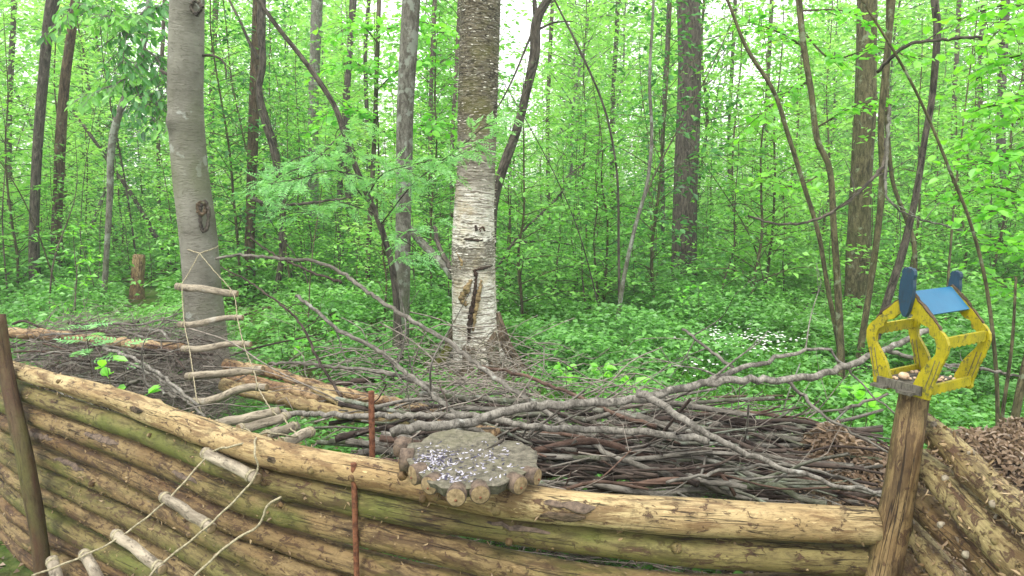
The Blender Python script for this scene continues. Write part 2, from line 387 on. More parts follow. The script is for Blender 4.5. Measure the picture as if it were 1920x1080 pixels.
def slab_mat():
    t = NT('weathered_slab'); v = t.coord('tc', False)
    a = t.noise(t.scale(v, 1, 1, 1), 60, 6, .7); b = t.noise(v, 9, 4, .6)
    c = t.mix(t.ramp(a, (.35, 0), (.65, 1)), (.05, .046, .034), (.185, .17, .128))
    c = t.mix(t.mul(t.ramp(b, (.45, 0), (.65, 1)), .5), c, (.15, .145, .085))
    gv = t.noise(t.scale(v, 1, .3, 1), 90, 4, .7)
    c = t.mix(t.mul(t.ramp(gv, (.3, 1), (.45, 0)), .6), c, (.04, .038, .028))
    return t.pbr(c, .85, t.bump(gv, .6, .004, t.bump(a, .9, .006)), .2)
M['slab'] = slab_mat()
def ground_mat():
    t = NT('forest_floor'); v = t.n('ShaderNodeNewGeometry').outputs['Position']
    a = t.noise(v, 14, 7, .7); b = t.noise(v, .9, 5, .6)
    c = t.mix(t.ramp(a, (.35, 0), (.65, 1)), (.03, .02, .012), (.13, .085, .05))
    c = t.mix(t.ramp(b, (.35, 0), (.6, 1)), c, t.mix(a, (.035, .12, .012), (.09, .24, .025)))
    return t.pbr(c, .95, t.bump(a, .8, .04), .1)
M['ground'] = ground_mat()
def moss_mat():
    t = NT('moss'); v = t.n('ShaderNodeNewGeometry').outputs['Position']; a = t.noise(v, 60, 5, .7)
    return t.pbr(t.mix(a, (.03, .035, .01), (.16, .17, .03)), 1, t.bump(a, 1, .02), .1)
M['moss'] = moss_mat()

# ------------------------------------------------------------------ ground
def gz(x, y):
    """gentle forest floor"""
    x = np.asarray(x, float); y = np.asarray(y, float)
    far = np.clip((y - 10) / 25, 0, 1)
    return (.05 * np.sin(x * .9 + 1) * np.sin(y * .7) + .03 * np.sin(x * 2.3 + y * 1.7) + .25 * far * np.sin(x * .21 + 2) * np.sin(y * .17)) * np.clip((y - 2.5) / 3, 0, 1)
def ground():
    def axis(lim, fine, step):
        a = np.arange(-fine, fine + step, step); o = fine + np.cumsum(step * 1.35 ** np.arange(1, 40)); o = o[o < lim]
        return np.concatenate([-o[::-1], a, o])
    xs = axis(450, 16, .25); ys = np.concatenate([axis(450, 16, .25) + 14])
    X, Y = np.meshgrid(xs, ys); V = np.stack([X, Y, gz(X, Y)], -1).reshape(-1, 3)
    nx = len(xs); i = np.arange(len(ys) - 1)[:, None] * nx; j = np.arange(nx - 1)[None]
    mb = MB(); mb.add(V, np.stack([i + j, i + j + 1, i + nx + j + 1, i + nx + j], -1).reshape(-1, 4))
    tag(mb.build('ground', M['ground']), 'forest floor of brown litter under green growth', kind='structure')
ground()

# ------------------------------------------------------------------ fences
def log_path(pts, step=.03):
    return spline(pts, step)
# plan of the front fence, from the picture of its top log
top_px = [(-60, 640), (20, 690), (150, 727), (250, 757), (380, 808), (480, 842), (620, 874), (750, 898), (1000, 945), (1200, 962), (1400, 972), (1640, 984)]
plan = np.array([Pz(x, y, .9) for x, y in top_px])
pl_u = np.concatenate([[0], np.cumsum(np.linalg.norm(np.diff(plan[:, :2], axis=0), axis=1))])
def fence_at(u, z, off=0.):
    x = np.interp(u, pl_u, plan[:, 0]); y = np.interp(u, pl_u, plan[:, 1])
    return np.stack([x, y + off, np.broadcast_to(z, np.shape(x))], -1)
fence = thing('log_fence', 'front fence of stacked ochre pine logs curving across the foreground below the feeding slab', 'fence', tuple(fence_at(np.array(pl_u[5]), 0.)))
SP = .0885; NL = 11
LOGS = []
for k in range(NL):
    g = np.random.default_rng(100 + k)
    z = .9 - k * SP + g.normal(0, .003)
    u0 = pl_u[1] - .02 if k == 0 else -0.5
    u1 = pl_u[-1] + (.02 if k < 3 else .03)
    us = np.linspace(u0, u1, 9)
    pts = fence_at(us, z)
    if u0 < 0:
        d = plan[1] - plan[0]; d /= np.linalg.norm(d[:2])
        m = us < 0; pts[m, :2] = plan[0, :2] + d[:2] * us[m][:, None]
    pts[:, 2] += g.normal(0, .005, 9) * (k > 0); pts[:, 1] += g.normal(0, .006, 9)
    if k == 0:
        us = np.linspace(u0, u1, 12); pts = fence_at(us, z)
    p = spline(pts, .022)
    t = np.linspace(0, 1, len(p))
    if k == 0: r = np.interp(t, [0, .35, .6, 1], [.031, .041, .042, .041])
    else:
        r0, r1 = g.uniform(.033, .043), g.uniform(.034, .043)
        if g.random() < .5: r0, r1 = r1, r0
        r = (r0 + (r1 - r0) * t) * .955
    L = t[-1]
    Ltot = np.linalg.norm(np.diff(p, axis=0), axis=1).sum()
    kn = [(g.uniform(0, Ltot), g.uniform(0, 6.28), g.uniform(.004, .011), g.uniform(.01, .02)) for _ in range(11)]
    mb = MB(); fr = tube(mb, p, r, 24, True, .07, kn, 200 + k)
    mt = ['log_top', 'log_b', 'log_a', 'log_c', 'log_a', 'log_b', 'log_a', 'log_b', 'log_c', 'log_a', 'log_c'][k]
    if k == 0: mt = 'log_top'
    o = kid(mb, 'log', M[mt], fence)
    LOGS.append((fr, r, o))
    # cut knots: little stubs that stand off the log, seen from the camera side
    nk = 7 if k == 0 else 4
    for q in range(nk):
        i = int(g.uniform(.08, .95) * (len(p) - 1))
        pp, T, A, B, u = fr
        cam_dir = unit(np.array([0, 0, H]) - pp[i]); n = cam_dir - T[i] * cam_dir.dot(T[i]); n = unit(n)
        a = g.uniform(-.9, .9); bb = np.cross(T[i], n); n = n * math.cos(a) + bb * math.sin(a)
        kr = g.uniform(.006, .011)
        c0 = pp[i] + n * r[i] * .85; tip = pp[i] + n * (r[i] * 1.0 + g.uniform(.004, .010)) + T[i] * g.uniform(-.006, .006)
        km = MB(); tube(km, [c0, (c0 + tip) / 2, tip], [kr * 1.5, kr * 1.15, kr], 10, True, .12, (), 900 + q + 10 * k)
        kid(km, 'knot', M['post' if q % 2 else 'log_c'], o)
# bark plates left on the top log
def bark_plate(log_i, t0, t1, a0, a1, seed, mname='slicebark', lift=.0025):
    (p, T, A, B, u), r, o = LOGS[log_i]; g = np.random.default_rng(seed)
    n = len(p); i0, i1 = int(t0 * n), int(t1 * n); m = 9
    rows = []
    for i in range(i0, i1 + 1):
        s = (i - i0) / max(1, i1 - i0); wv = math.sin(math.pi * min(max(s, .04), .96)) ** .6
        c = (a0 + a1) / 2 + g.normal(0, .08); hw = (a1 - a0) / 2 * wv * g.uniform(.7, 1.15)
        cd = unit(np.array([0, 0, H]) - p[i]); nn = unit(cd - T[i] * cd.dot(T[i])); bb = np.cross(T[i], nn)
        for q in range(m):
            a = c + hw * (q / (m - 1) * 2 - 1)
            edge = 0 if q in (0, m - 1) or i in (i0, i1) else 1
            rr = r[i] * 1.055 + lift * edge + g.normal(0, .0006) - (0 if edge else .004)
            rows.append(p[i] + rr * (nn * math.cos(a) + bb * math.sin(a)))
    k = i1 - i0 + 1; ii = np.arange(k - 1)[:, None] * m; j = np.arange(m - 1)[None]
    mb = MB(); mb.add(np.array(rows), np.stack([ii + j, ii + j + 1, ii + m + j + 1, ii + m + j], -1).reshape(-1, 4))
    kid(mb, 'bark_patch', M[mname], o)
bark_plate(0, .785, .81, -.5, .15, 1); bark_plate(0, .77, .787, -.35, .1, 2); bark_plate(0, .772, .80, .25, .8, 3, 'brown_bark'); bark_plate(0, .52, .545, .2, .7, 10, 'brown_bark'); bark_plate(0, .3, .33, .0, .6, 11, 'brown_bark')
bark_plate(1, .2, .26, -.5, .3, 4); bark_plate(2, .42, .47, -.4, .4, 5); bark_plate(2, .55, .58, .1, .6, 6); bark_plate(3, .3, .36, -.3, .5, 7)
bark_plate(1, .8, .84, -.4, .1, 8); bark_plate(4, .35, .4, -.6, .1, 9)
def flakes(root, logs, n, seed, name='bark_flakes'):
    g = np.random.default_rng(seed); C, D, N = [], [], []
    for (p, T, A, B, u), rr in logs:
        rr = np.broadcast_to(rr, (len(p),))
        # clustered: flakes gather in ragged groups
        ctr = g.uniform(0, len(p), 12)
        for _ in range(n):
            i = int(np.clip(g.choice(ctr) + g.normal(0, 9), 0, len(p) - 1)) if g.random() < .7 else g.integers(0, len(p)); a = g.uniform(0, 6.283)
            nn = A[i] * math.cos(a) + B[i] * math.sin(a); C.append(p[i] + nn * rr[i] * 1.0); t_ = np.cross(T[i], nn)
            D.append(T[i] * g.normal(0, 1) + t_ * g.normal(0, .6) + nn * g.uniform(0, .5)); N.append(nn + g.normal(0, .4, 3))
    n = len(C); mb = MB(); leaves(mb, np.array(C), np.array(D), np.array(N), g.uniform(.005, .020, n), g.uniform(.002, .009, n), 'hex', -.15, -.3)
    tag(kid(mb, name, M['flake'], root, False), kind='stuff')
M['flake'] = leaf_mat('bark_flake', (.02, .012, .007), (.10, .055, .025), (.34, .24, .12), .02, .2, .6)
flakes(fence, [(l[0], l[1]) for l in LOGS[:1]], 170, 1); flakes(fence, [(l[0], l[1]) for l in LOGS[1:]], 420, 2)
# left post of the front fence
pts = [P(-4, 590, 2.62), P(12, 700, 2.60), P(45, 850, 2.50), P(72, 1000, 2.44), P(84, 1110, 2.42)]
mb = MB(); pth = spline(pts, .03); tube(mb, pth, np.linspace(.027, .031, len(pth)), 16, True, .05, (), 31); kid(mb, 'post', M['post_dark'], fence)
# right fence: logs running back towards the camera from the corner
rf = thing('log_fence', 'short side fence of barky yellowish logs slanting toward the viewer right of the feeder', 'fence', (1.0, 1.4, 0))
A0 = P(1730, 792, 1.52); A1 = P(1918, 985, 1.10)
dv = (A1 - A0); dv[2] *= .3
mats = ['log_r', 'log_r', 'log_c', 'log_r', 'log_a', 'log_r', 'log_c', 'log_r', 'log_a', 'log_c', 'log_r', 'log_a']
RL = []
for k in range(12):
    g = np.random.default_rng(300 + k)
    a = A0 + np.array([-.012 * k * .6, .0, -.082 * k + g.normal(0, .004)]); b = a + dv * 1.9
    a = a - dv * (.05 if k else .02)
    if a[2] < .03: break
    pp = [a + (b - a) * s + np.array([g.normal(0, .005), 0, g.normal(0, .006)]) for s in np.linspace(0, 1, 6)]
    p = spline(pp, .02); r0 = [.030, .036, .034][k % 3]
    mb = MB(); kn = [(g.uniform(0, .8), g.uniform(0, 6.28), g.uniform(.004, .010), g.uniform(.008, .016)) for _ in range(9)]
    fr = tube(mb, p, np.linspace(r0 * .88, r0 * 1.1, len(p)), 22, True, .06, kn, 320 + k)
    o = kid(mb, 'log', M[mats[k]], rf); RL.append((fr, np.linspace(r0 * .88, r0 * 1.1, len(p))))
    for q in range(5):
        i = int(g.uniform(.05, .7) * len(p)); n = unit(np.array([-.6 + g.normal(0, .5), -.6, .6 + g.normal(0, .3)])); n = unit(n - fr[1][i] * n.dot(fr[1][i]))
        km = MB(); c0 = p[i] + n * r0 * .8; tube(km, [c0, c0 + n * r0 * .25, c0 + n * r0 * .38], [.009, .007, .0045], 9, True, .2, (), q + 7 * k)
        kid(km, 'knot', M['post' if q % 2 else 'rung'], o)

flakes(rf, RL, 420, 3)
# ------------------------------------------------------------------ corner post, feeder
pts = [P(1716, 731, 1.44), P(1700, 830, 1.41), P(1683, 940, 1.39), P(1652, 1090, 1.36)]
d = pts[-1] - pts[-2]; pts.append(pts[-1] + d * (pts[-1][2] + .05) / -d[2] * .98)
p = spline(pts, .02); mb = MB()
tube(mb, p, np.interp(np.linspace(0, 1, len(p)), [0, .2, 1], [.031, .033, .043]), 20, True, .035, [(.3, 2, .006, .012), (.5, 4, .008, .014)], 41)
post = kid(mb, 'wooden_post', M['post'], None) if False else mb.build('wooden_post', M['post'])
tag(post, 'leaning round brown wooden post at the fence corner carrying the yellow bird feeder', 'post')
feeder = thing('bird_feeder', 'weathered yellow and blue carved wooden bird feeder shaped like a little house', 'bird feeder', tuple(P(1731, 716, 1.44)))
fc = np.array(feeder.location) + np.array([0, 0, .012])
gdir = unit(np.array([.48, -.877, 0.])); sdir = np.array([-gdir[1], gdir[0], 0.])   # gable direction, length direction
Zu = np.array([0, 0, 1.])
HW, HL = .070, .079
def gable(name, s, root):
    o = fc + sdir * HL * s - Zu * .012
    outer = np.array([(-.060, -.012), (-.066, .02), (-.074, .05), (-.083, .075), (-.088, .095), (-.087, .108), (-.080, .122), (-.064, .138), (-.045, .158), (-.022, .180), (0, .200)])
    inner = np.array([(-.027, -.012), (-.026, .015), (-.034, .04), (-.051, .062), (-.063, .082), (-.065, .100), (-.062, .114), (-.050, .120), (-.046, .134), (-.030, .138), (-.020, .152), (0, .158)])
    outer = spline(outer, .006)[:, :]; 
    def res(c, n=40):
        l = np.concatenate([[0], np.cumsum(np.linalg.norm(np.diff(c, axis=0), axis=1))]); t = np.linspace(0, l[-1], n)
        return np.stack([np.interp(t, l, c[:, 0]), np.interp(t, l, c[:, 1])], -1)
    outer[:, 1] *= 1.05; inner[:, 1] *= 1.05
    oo = res(outer); ii = res(inner)
    g = np.random.default_rng(5 + s)
    oo += g.normal(0, .0006, oo.shape)
    ii[:, 0] += .0015 * np.sin(np.linspace(0, 22, 40))
    mo = oo[::-1] * [-1, 1]; mi = ii[::-1] * [-1, 1]
    mb = MB(); band(mb, np.vstack([oo, mo[1:]]), np.vstack([ii, mi[1:]]), gdir, Zu, o, sdir * .009)
    fr = kid(mb, name, M['yellow'], root, False)
    # worn, chipped dark top edge of the gable
    eb = MB(); e = np.vstack([oo[24:], mo[1:16]]); 
    pts = o + e[:, :1] * gdir + e[:, 1:] * Zu + Zu * .001
    tube(eb, pts, .0042 + g.normal(0, .0007, len(pts)), 6, True, .25, (), 61)
    kid(eb, 'worn_edge', M['brown_bark'], fr, False)
    # carved splits
    for sg in (-1, 1):
        cb = MB()
        for dx in (.0, .009):
            q = [(-.050 - dx, .01), (-.058 - dx, .04), (-.066 - dx, .075)]
            for off in (-1, 1):
                tube(cb, spline([o + sg * x * gdir + y * Zu + sdir * off * .0048 for x, y in q], .01), .0009, 4)
        kid(cb, 'carved_groove', M['darkwood'], fr, False)
    return fr
gable('gable_frame', -1, feeder); gable('gable_frame', 1, feeder)
def scallop_rail(c0, c1, z0, z1, side, name, up=False):
    a = c1 - c0; L = np.linalg.norm(a); a = a / L; n = np.cross(a, Zu)
    N = 49; xs = np.linspace(0, L, N); sc = z0 - .004 * np.abs(np.sin(xs / L * math.pi * 8)) 
    mb = MB(); band(mb, np.stack([xs, np.full(N, z1)], -1), np.stack([xs, sc], -1), a, Zu, c0, n * .007)
    kid(mb, name, M['yellow'], feeder, False)
for s in (-1, 1):
    c0 = fc + gdir * s * (HW + .008) - sdir * (HL - .006); c1 = fc + gdir * s * (HW + .008) + sdir * (HL - .006)
    scallop_rail(c0, c1, .092, .112, s, 'side_rail')
    c0 = fc + gdir * s * (HW - .012) - sdir * (HL - .006); c1 = fc + gdir * s * (HW - .012) + sdir * (HL - .006)
    scallop_rail(c0, c1, -.012, .006, s, 'bottom_rail')
# tray of three boards with rim
for q in range(4):
    wv = 2 * HW * .80 / 4; x0 = -HW * .80 + q * wv
    mb = MB(); prism(mb, [(x0 + .001, -HL + .006), (x0 + wv - .001, -HL + .006), (x0 + wv - .001, HL - .006), (x0 + .001, HL - .006)], gdir, sdir, fc - Zu * (.010 + .0008 * (q % 2)), Zu * .008)
    kid(mb, 'floor_board', M['darkwood'], feeder, False)
mb = MB(); o = fc - sdir * (HL + .006) - Zu * .010
prism(mb, [(-.052, -.009), (.046, -.009), (.046, .011), (-.052, .011)], gdir, Zu, o, sdir * .007); kid(mb, 'tray_rim', M['darkwood'], feeder, False)
for x in (-.040, .018):
    mb = MB(); prism(mb, [(x - .016, 0), (x + .016, 0), (x + .016, .016), (x - .016, .016)], gdir, -sdir, fc - sdir * (HL + .010) - Zu * .017, Zu * .006); kid(mb, 'perch', M['darkwood'], feeder, False)
mb = MB(); prism(mb, [(-.035, -.035), (.035, -.035), (.035, .035), (-.035, .035)], gdir, sdir, fc - Zu * .022, Zu * .014); kid(mb, 'bracket', M['darkwood'], feeder, False)
# blue roof boards: one on each slope near the ridge
for s in (1, -1):
    sl = unit(gdir * s * 1. - Zu * 1.05); n = np.cross(sl, sdir)
    o = fc + Zu * .196
    mb = MB(); prism(mb, [(.0, -HL + .006), (.060, -HL + .006), (.060, HL - .006), (.0, HL - .006)], sl, sdir, o, n * .005)
    if s == 1: kid(mb, 'roof_board', M['bluepanel'], feeder, False)
    else: kid(mb, 'roof_board', M['bluepanel'], feeder, False)
# horse-head ridge finials
hh = [(-.004, -.075), (-.010, -.06), (-.0145, -.035), (-.0155, -.01), (-.0145, .015), (-.011, .030), (-.0125, .038), (-.009, .046), (-.004, .045), (-.001, .049), (.004, .046), (.008, .047), (.013, .040), (.0145, .030), (.0125, .018), (.0145, 0), (.0135, -.03), (.009, -.06), (.003, -.078)]
for s, k in ((-1, 1.0), (1, .80)):
    mb = MB(); o = fc + sdir * s * (HL + .011) + Zu * .210 + (Zu * 0 if s < 0 else Zu * -.010)
    prism(mb, [(x * k * 1.05, y * k * .84) for x, y in hh], unit(gdir + sdir * -.1), Zu, o, sdir * .012)
    fo = kid(mb, 'horse_head_finial', M['bluedark'], feeder, False)
# food in the feeder
mb = MB()
def nut(mb, c, r, seed):
    g = np.random.default_rng(seed); a = unit(g.normal(0, 1, 3) * [1, 1, .3]); 
    ts = np.linspace(-1, 1, 7); tube(mb, [c + a * t * r * 1.25 for t in ts], [r * (1 - t * t) ** .5 * .9 + .0004 for t in ts], 8, False, .15, (), seed)
nut(mb, fc - sdir * .045 - gdir * .018 + Zu * .004, .0095, 3)
tag(mb.build('walnut', M['nut']), 'pale walnut lying at the open end of the bird feeder tray', 'nut')
mb = MB(); g = np.random.default_rng(9)
for q in range(46): nut(mb, fc + sdir * g.uniform(-.06, .065) + gdir * g.uniform(-.045, .045) + Zu * -.003, g.uniform(.0018, .004), 50 + q)
tag(mb.build('feed_crumbs', M['nut']), 'crumbs and seed bits scattered over the feeder floor', 'bird food', kind='stuff')

# ------------------------------------------------------------------ feeding slab on the top log
TZ = .985
sl_px = [(757, 850), (768, 833), (790, 829), (806, 814), (850, 805), (893, 811), (925, 813), (936, 826), (978, 830), (999, 842), (1010, 849), (1009, 880), (965, 893), (938, 910), (870, 917), (828, 914), (796, 899), (770, 874)]
tray = thing('feeding_table', 'grey weathered wooden slab edged with round log slices lying on the top fence log', 'feeding table', tuple(Pz(885, 865, TZ - .03)))
ol = np.array([Pz(x, y, TZ) for x, y in sl_px]); ol2 = np.vstack([ol[q_] + (ol[(q_ + 1) % len(ol)] - ol[q_]) * f_ for q_ in range(len(ol)) for f_ in (0, .33, .66)]); cc = ol2.mean(0)
g = np.random.default_rng(3); ol2[:, :2] += g.normal(0, .0024, (len(ol2), 2)); n = len(ol2)
V = []; rings = [1, .98, .8, .6, .4, .2]
for rr in rings: V.append(cc + (ol2 - cc) * rr + np.array([0, 0, .0 if rr == 1 else .002]) + np.c_[np.zeros((n, 2)), g.normal(0, .0007, n)])
V.append(np.array([cc]) + [0, 0, .002]); V.append(cc + (ol2 - cc) * .93 - [0, 0, .026]); V.append(np.array([cc]) - [0, 0, .026])
V = np.vstack(V); fs = []; i = np.arange(n); j = (i + 1) % n
for q in range(len(rings) - 1): fs.append(np.stack([q * n + i, q * n + j, (q + 1) * n + j, (q + 1) * n + i], -1))
c1 = len(rings) * n; fs.append(np.stack([(len(rings) - 1) * n + i, (len(rings) - 1) * n + j, np.full(n, c1)], -1))
fs.append(np.stack([c1 + 1 + i, c1 + 1 + j, j, i], -1)); fs.append(np.stack([c1 + 1 + j, c1 + 1 + i, np.full(n, c1 + 1 + n)], -1))
mb = MB(); mb.add(V, fs); kid(mb, 'slab', M['slab'], tray, False)
mb = MB(); cr = spline([Pz(942, 826, TZ + .003), Pz(930, 834, TZ + .003), Pz(912, 842, TZ + .0025)], .004); tube(mb, cr, np.linspace(.006, .001, len(cr)), 6, True, .3); kid(mb, 'crack', M['dark_bark'], tray)
for (x, y, rp, f) in [(756, 838, 19, 1), (762, 862, 21, 1), (784, 888, 19, 1), (811, 906, 18, 1), (857, 927, 19, 1), (899, 922, 19, 1), (968, 906, 18, 1), (998, 892, 16, 1)]:
    c = Pz(x, y, TZ - .012); ax = c - cc; ax[2] = 0; ax = unit(ax); r = px2m(rp, c[1] * 1.08); bk = c - ax * .018; fr_ = c + ax * .014
    mb = MB(); tube(mb, [bk, (bk + fr_) / 2, fr_], [r * .97, r, r], 20, True, .03, (), int(x)); s_ = kid(mb, 'log_slice', M['slicebark'], tray)
    cb = MB(); th = np.arange(20) / 20 * 6.2832; up = np.array([0, 0, 1.]); sd_ = np.cross(ax, up)
    ring = [np.array([fr_ + ax * (.0012 + r * .13)])]
    for k2 in (.45, .9): ring.append(fr_ + ax * ((.0012 + r * .09) if k2 < .9 else .0012) + r * k2 * (np.cos(th)[:, None] * sd_ + np.sin(th)[:, None] * up))
    VV = np.vstack(ring); i = np.arange(20); j = (i + 1) % 20
    cb.add(VV, [np.stack([np.zeros(20, int), 1 + i, 1 + j], -1), np.stack([1 + i, 21 + i, 21 + j, 1 + j], -1)]); kid(cb, 'cut_face', M['cutwood'], s_)
    nb = MB(); q = fr_ + ax * (.001 + r * .1) - up * r * .25; tube(nb, [q, q + ax * .0015, q + ax * .003], [.0032, .003, .002], 8); kid(nb, 'nail_head', M['rust'], s_)
# sunflower seed hulls
mb = MB(); g = np.random.default_rng(21); C = []; 
while len(C) < 420:
    c = ((825, 862, 42, 26), (900, 855, 60, 18), (935, 880, 60, 18), (850, 895, 35, 14), (800, 865, 28, 20), (900, 860, 80, 40))[g.choice(6, p=[.36, .14, .08, .12, .24, .06])]
    x, y = g.normal(c[0], c[2] * .6), g.normal(c[1], c[3] * .6); q = Pz(x, y, TZ + .003)
    v = q - cc; a = math.atan2(v[1], v[0]); aa = np.arctan2((ol2 - cc)[:, 1], (ol2 - cc)[:, 0]); rr = np.linalg.norm((ol2 - cc)[np.argmin(abs(aa - a))])
    if np.linalg.norm(v[:2]) < rr * .93: C.append(q)
C = np.array(C); n = len(C); D = unit(np.c_[g.normal(0, 1, (n, 2)), g.normal(0, .12, n)]); N = unit(np.c_[g.normal(0, .35, (n, 2)), np.ones(n)])
leaves(mb, C, D, N, g.uniform(.009, .015, n), g.uniform(.0035, .006, n), 'hex', -.05, -.25)
tag(mb.build('sunflower_seeds', M['seed'], smooth=False), 'white and dark sunflower seed hulls strewn over the grey slab', 'seeds', kind='stuff')

# rebar stakes
def rebar(label, a, b, r):
    mb = MB(); p = spline([a, b], .006); t = np.arange(len(p)); tube(mb, p, r * (1 + .16 * (t % 2)), 8, True, .02)
    tag(mb.build('rebar_stake', M['rust']), label, 'stake')
a = P(663, 868, 1.655); b = P(669, 1085, 1.62); b = a + (b - a) * (a[2] / (a[2] - b[2])); rebar('ribbed rusty iron bar standing in front of the fence left of the grey slab', a, b, px2m(5.5, 1.65))
a = P(696, 733, 2.05); b = P(698, 850, 2.03); b = a + (b - a) * (a[2] / (a[2] - b[2])); rebar('rusty iron bar rising behind the top fence log in front of the stacked pale logs', a, b, px2m(5.5, 2.05))

# ------------------------------------------------------------------ rope ladder
lad = thing('rope_ladder', 'rope ladder with round wooden rungs hanging from the smooth grey tree over the fence', 'ladder', tuple(P(375, 475, 4.27)))
rungs = [((330, 536), (445, 551), 4.15, 4.15, 7), ((335, 608), (455, 596), 3.92, 3.90, 6), ((342, 653), (470, 646), 3.66, 3.62, 6.5), ((350, 707), (493, 693), 3.36, 3.28, 8),
         ((355, 752), (500, 727), 3.10, 3.02, 8), ((402, 798), (524, 769), 2.62, 2.72, 9.5), ((447, 806), (540, 780), 2.36, 2.55, 9.5), ((495, 818), (556, 799), 2.14, 2.30, 10), ((528, 830), (585, 809), 2.02, 2.14, 10.5),
         ((385, 848), (482, 898), 1.90, 1.74, 12), ((306, 930), (397, 990), 1.84, 1.68, 11), ((216, 1000), (305, 1070), 1.78, 1.62, 11), ((157, 1036), (200, 1110), 1.74, 1.60, 11), ((97, 1050), (118, 1120), 1.74, 1.62, 11)]
for k, (a, b, Ya, Yb, rp) in enumerate(rungs):
    g = np.random.default_rng(400 + k); A_, B_ = P(*a, Ya), P(*b, Yb)
    bend = .010 if k in (1, 2) else (.018 if k == 4 else .003)
    pts = [A_ + (B_ - A_) * s + np.array([0, 0, bend * math.sin(s * 6.0 + 3.4) if k in (1, 2, 4) else g.normal(0, .002)]) for s in np.linspace(0, 1, 6)]
    p = spline(pts, .015); mb = MB(); tube(mb, p, px2m(rp, (Ya + Yb) / 2) * np.linspace(1, .93, len(p)), 14, True, .05, (), 420 + k)
    ro = kid(mb, 'rung', M['rung'], lad)
    for f_ in (.09, .91):
        i_ = int(f_ * (len(p) - 1)); T_ = unit(p[min(i_ + 1, len(p) - 1)] - p[max(i_ - 1, 0)]); r_ = px2m(rp, (Ya + Yb) / 2) * 1.0; n1 = unit(np.cross(T_, [0, 0, 1.])); n2 = np.cross(T_, n1)
        th = np.linspace(0, 4 * math.pi * 1.5, 50); kb = MB(); tube(kb, p[i_] + (np.cos(th)[:, None] * n1 + np.sin(th)[:, None] * n2) * r_ + T_ * np.linspace(-.005, .005, 50)[:, None], .002, 5); kid(kb, 'rope_wrap', M['rope'], ro)
    for e, s in ((p[0], -1), (p[-1], 1)):
        T = unit((p[1] - p[0]) if s < 0 else (p[-1] - p[-2])) * s; r = px2m(rp, (Ya + Yb) / 2) * .9
        cb = MB(); tube(cb, [e, e + T * .002, e + T * .003], [r, r * .97, r * .6], 12); kid(cb, 'cut_end', M['cutwood'], ro)
def rope(pts, r=.0028):
    p = spline(pts, .01); mb = MB(); th = np.arange(len(p)) * .9
    tube(mb, p + np.c_[np.cos(th), np.sin(th), np.sin(th)] * .0008, r * (1 + .15 * (np.arange(len(p)) % 2)), 6); kid(mb, 'rope', M['rope'], lad)
fr = lambda k, s, dy=-.012: P(rungs[k][0][0] + (rungs[k][1][0] - rungs[k][0][0]) * s, rungs[k][0][1] + (rungs[k][1][1] - rungs[k][0][1]) * s, rungs[k][2] + (rungs[k][3] - rungs[k][2]) * s + dy)
rope([P(374, 475, 4.28), P(352, 515, 4.2)] + [fr(k, s, -.018) for k, s in enumerate((.1, .09, .1, .09, .1))] + [P(384, 786, 2.8), fr(5, .02), fr(6, .1), P(470, 812, 2.06), P(476, 826, 1.86), P(430, 838, 1.82), fr(9, .08), fr(10, .1), fr(11, .1), P(150, 1045, 1.7), P(60, 1080, 1.66)])
rope([P(374, 475, 4.28), P(400, 506, 4.2)] + [fr(k, s, -.018) for k, s in enumerate((.93, .92, .9, .88, .9))] + [fr(5, .9), fr(6, .9), fr(7, .8), fr(8, .55), P(500, 812, 1.96), P(480, 822, 1.83), P(478, 850, 1.74), fr(9, .95, -.02), fr(10, .93, -.02), fr(11, .9, -.02), P(270, 1100, 1.5)])
rope([P(527, 932, 1.66), P(500, 950, 1.66), P(485, 985, 1.65), P(430, 1020, 1.63), P(365, 1080, 1.6)], .003)
rope([P(374, 475, 4.29), P(352, 468, 4.34), P(341, 462, 4.45), P(350, 458, 4.58), P(400, 457, 4.58), P(408, 462, 4.45), P(395, 468, 4.33), P(374, 475, 4.29)], .004)

# ------------------------------------------------------------------ trunks traced as trees that stand on the ground
def gY(px, py):
    return Pz(px, py, 0.)[1]
def trunk(name, label, cat, pts, mat, base=None, Y=None, up=2.5, rough=.03, seg=16, flare=1.15, group=None, seed=0, step=.06, knots=(), bury=.1, partname='trunk'):
    """pts: (px,py,width_px) from top to bottom"""
    if Y is None: Y = gY(*base)
    P3 = [P(x, y, Y) for x, y, w_ in pts]; R = [px2m(w_ / 2, Y) * (.82 if cat == 'hazel' else 1) for *_, w_ in pts]
    d = P3[0] - P3[1]; d = d / np.linalg.norm(d)
    n_up = []; 
    if up > 0:
        P3.insert(0, P3[0] + d * up * .5); R.insert(0, R[0] * .9); P3.insert(0, P3[0] + d * up * .5 + np.array([.1, 0, .2])); R.insert(0, R[1] * .45)
    if P3[-1][2] > -.02:
        e = P3[-1].copy(); dd = P3[-1] - P3[-2]; k = min(1.5, (e[2] + bury) / max(.05, -dd[2]))
        nb = np.array([e[0] + dd[0] * k * .6, Y, -bury]); P3.append(nb); R.append(R[-1] * flare)
    q = np.c_[np.array(P3), np.array(R)]
    s = spline(q, step); s[:, 3] = np.maximum(s[:, 3], .002)
    root = thing(name, label, cat, (P3[-1][0], Y, 0), group)
    mb = MB(); tube(mb, s[:, :3], s[:, 3], seg, True, rough, knots, seed or len(label)); o = kid(mb, partname, M[mat], root)
    return root, s, o
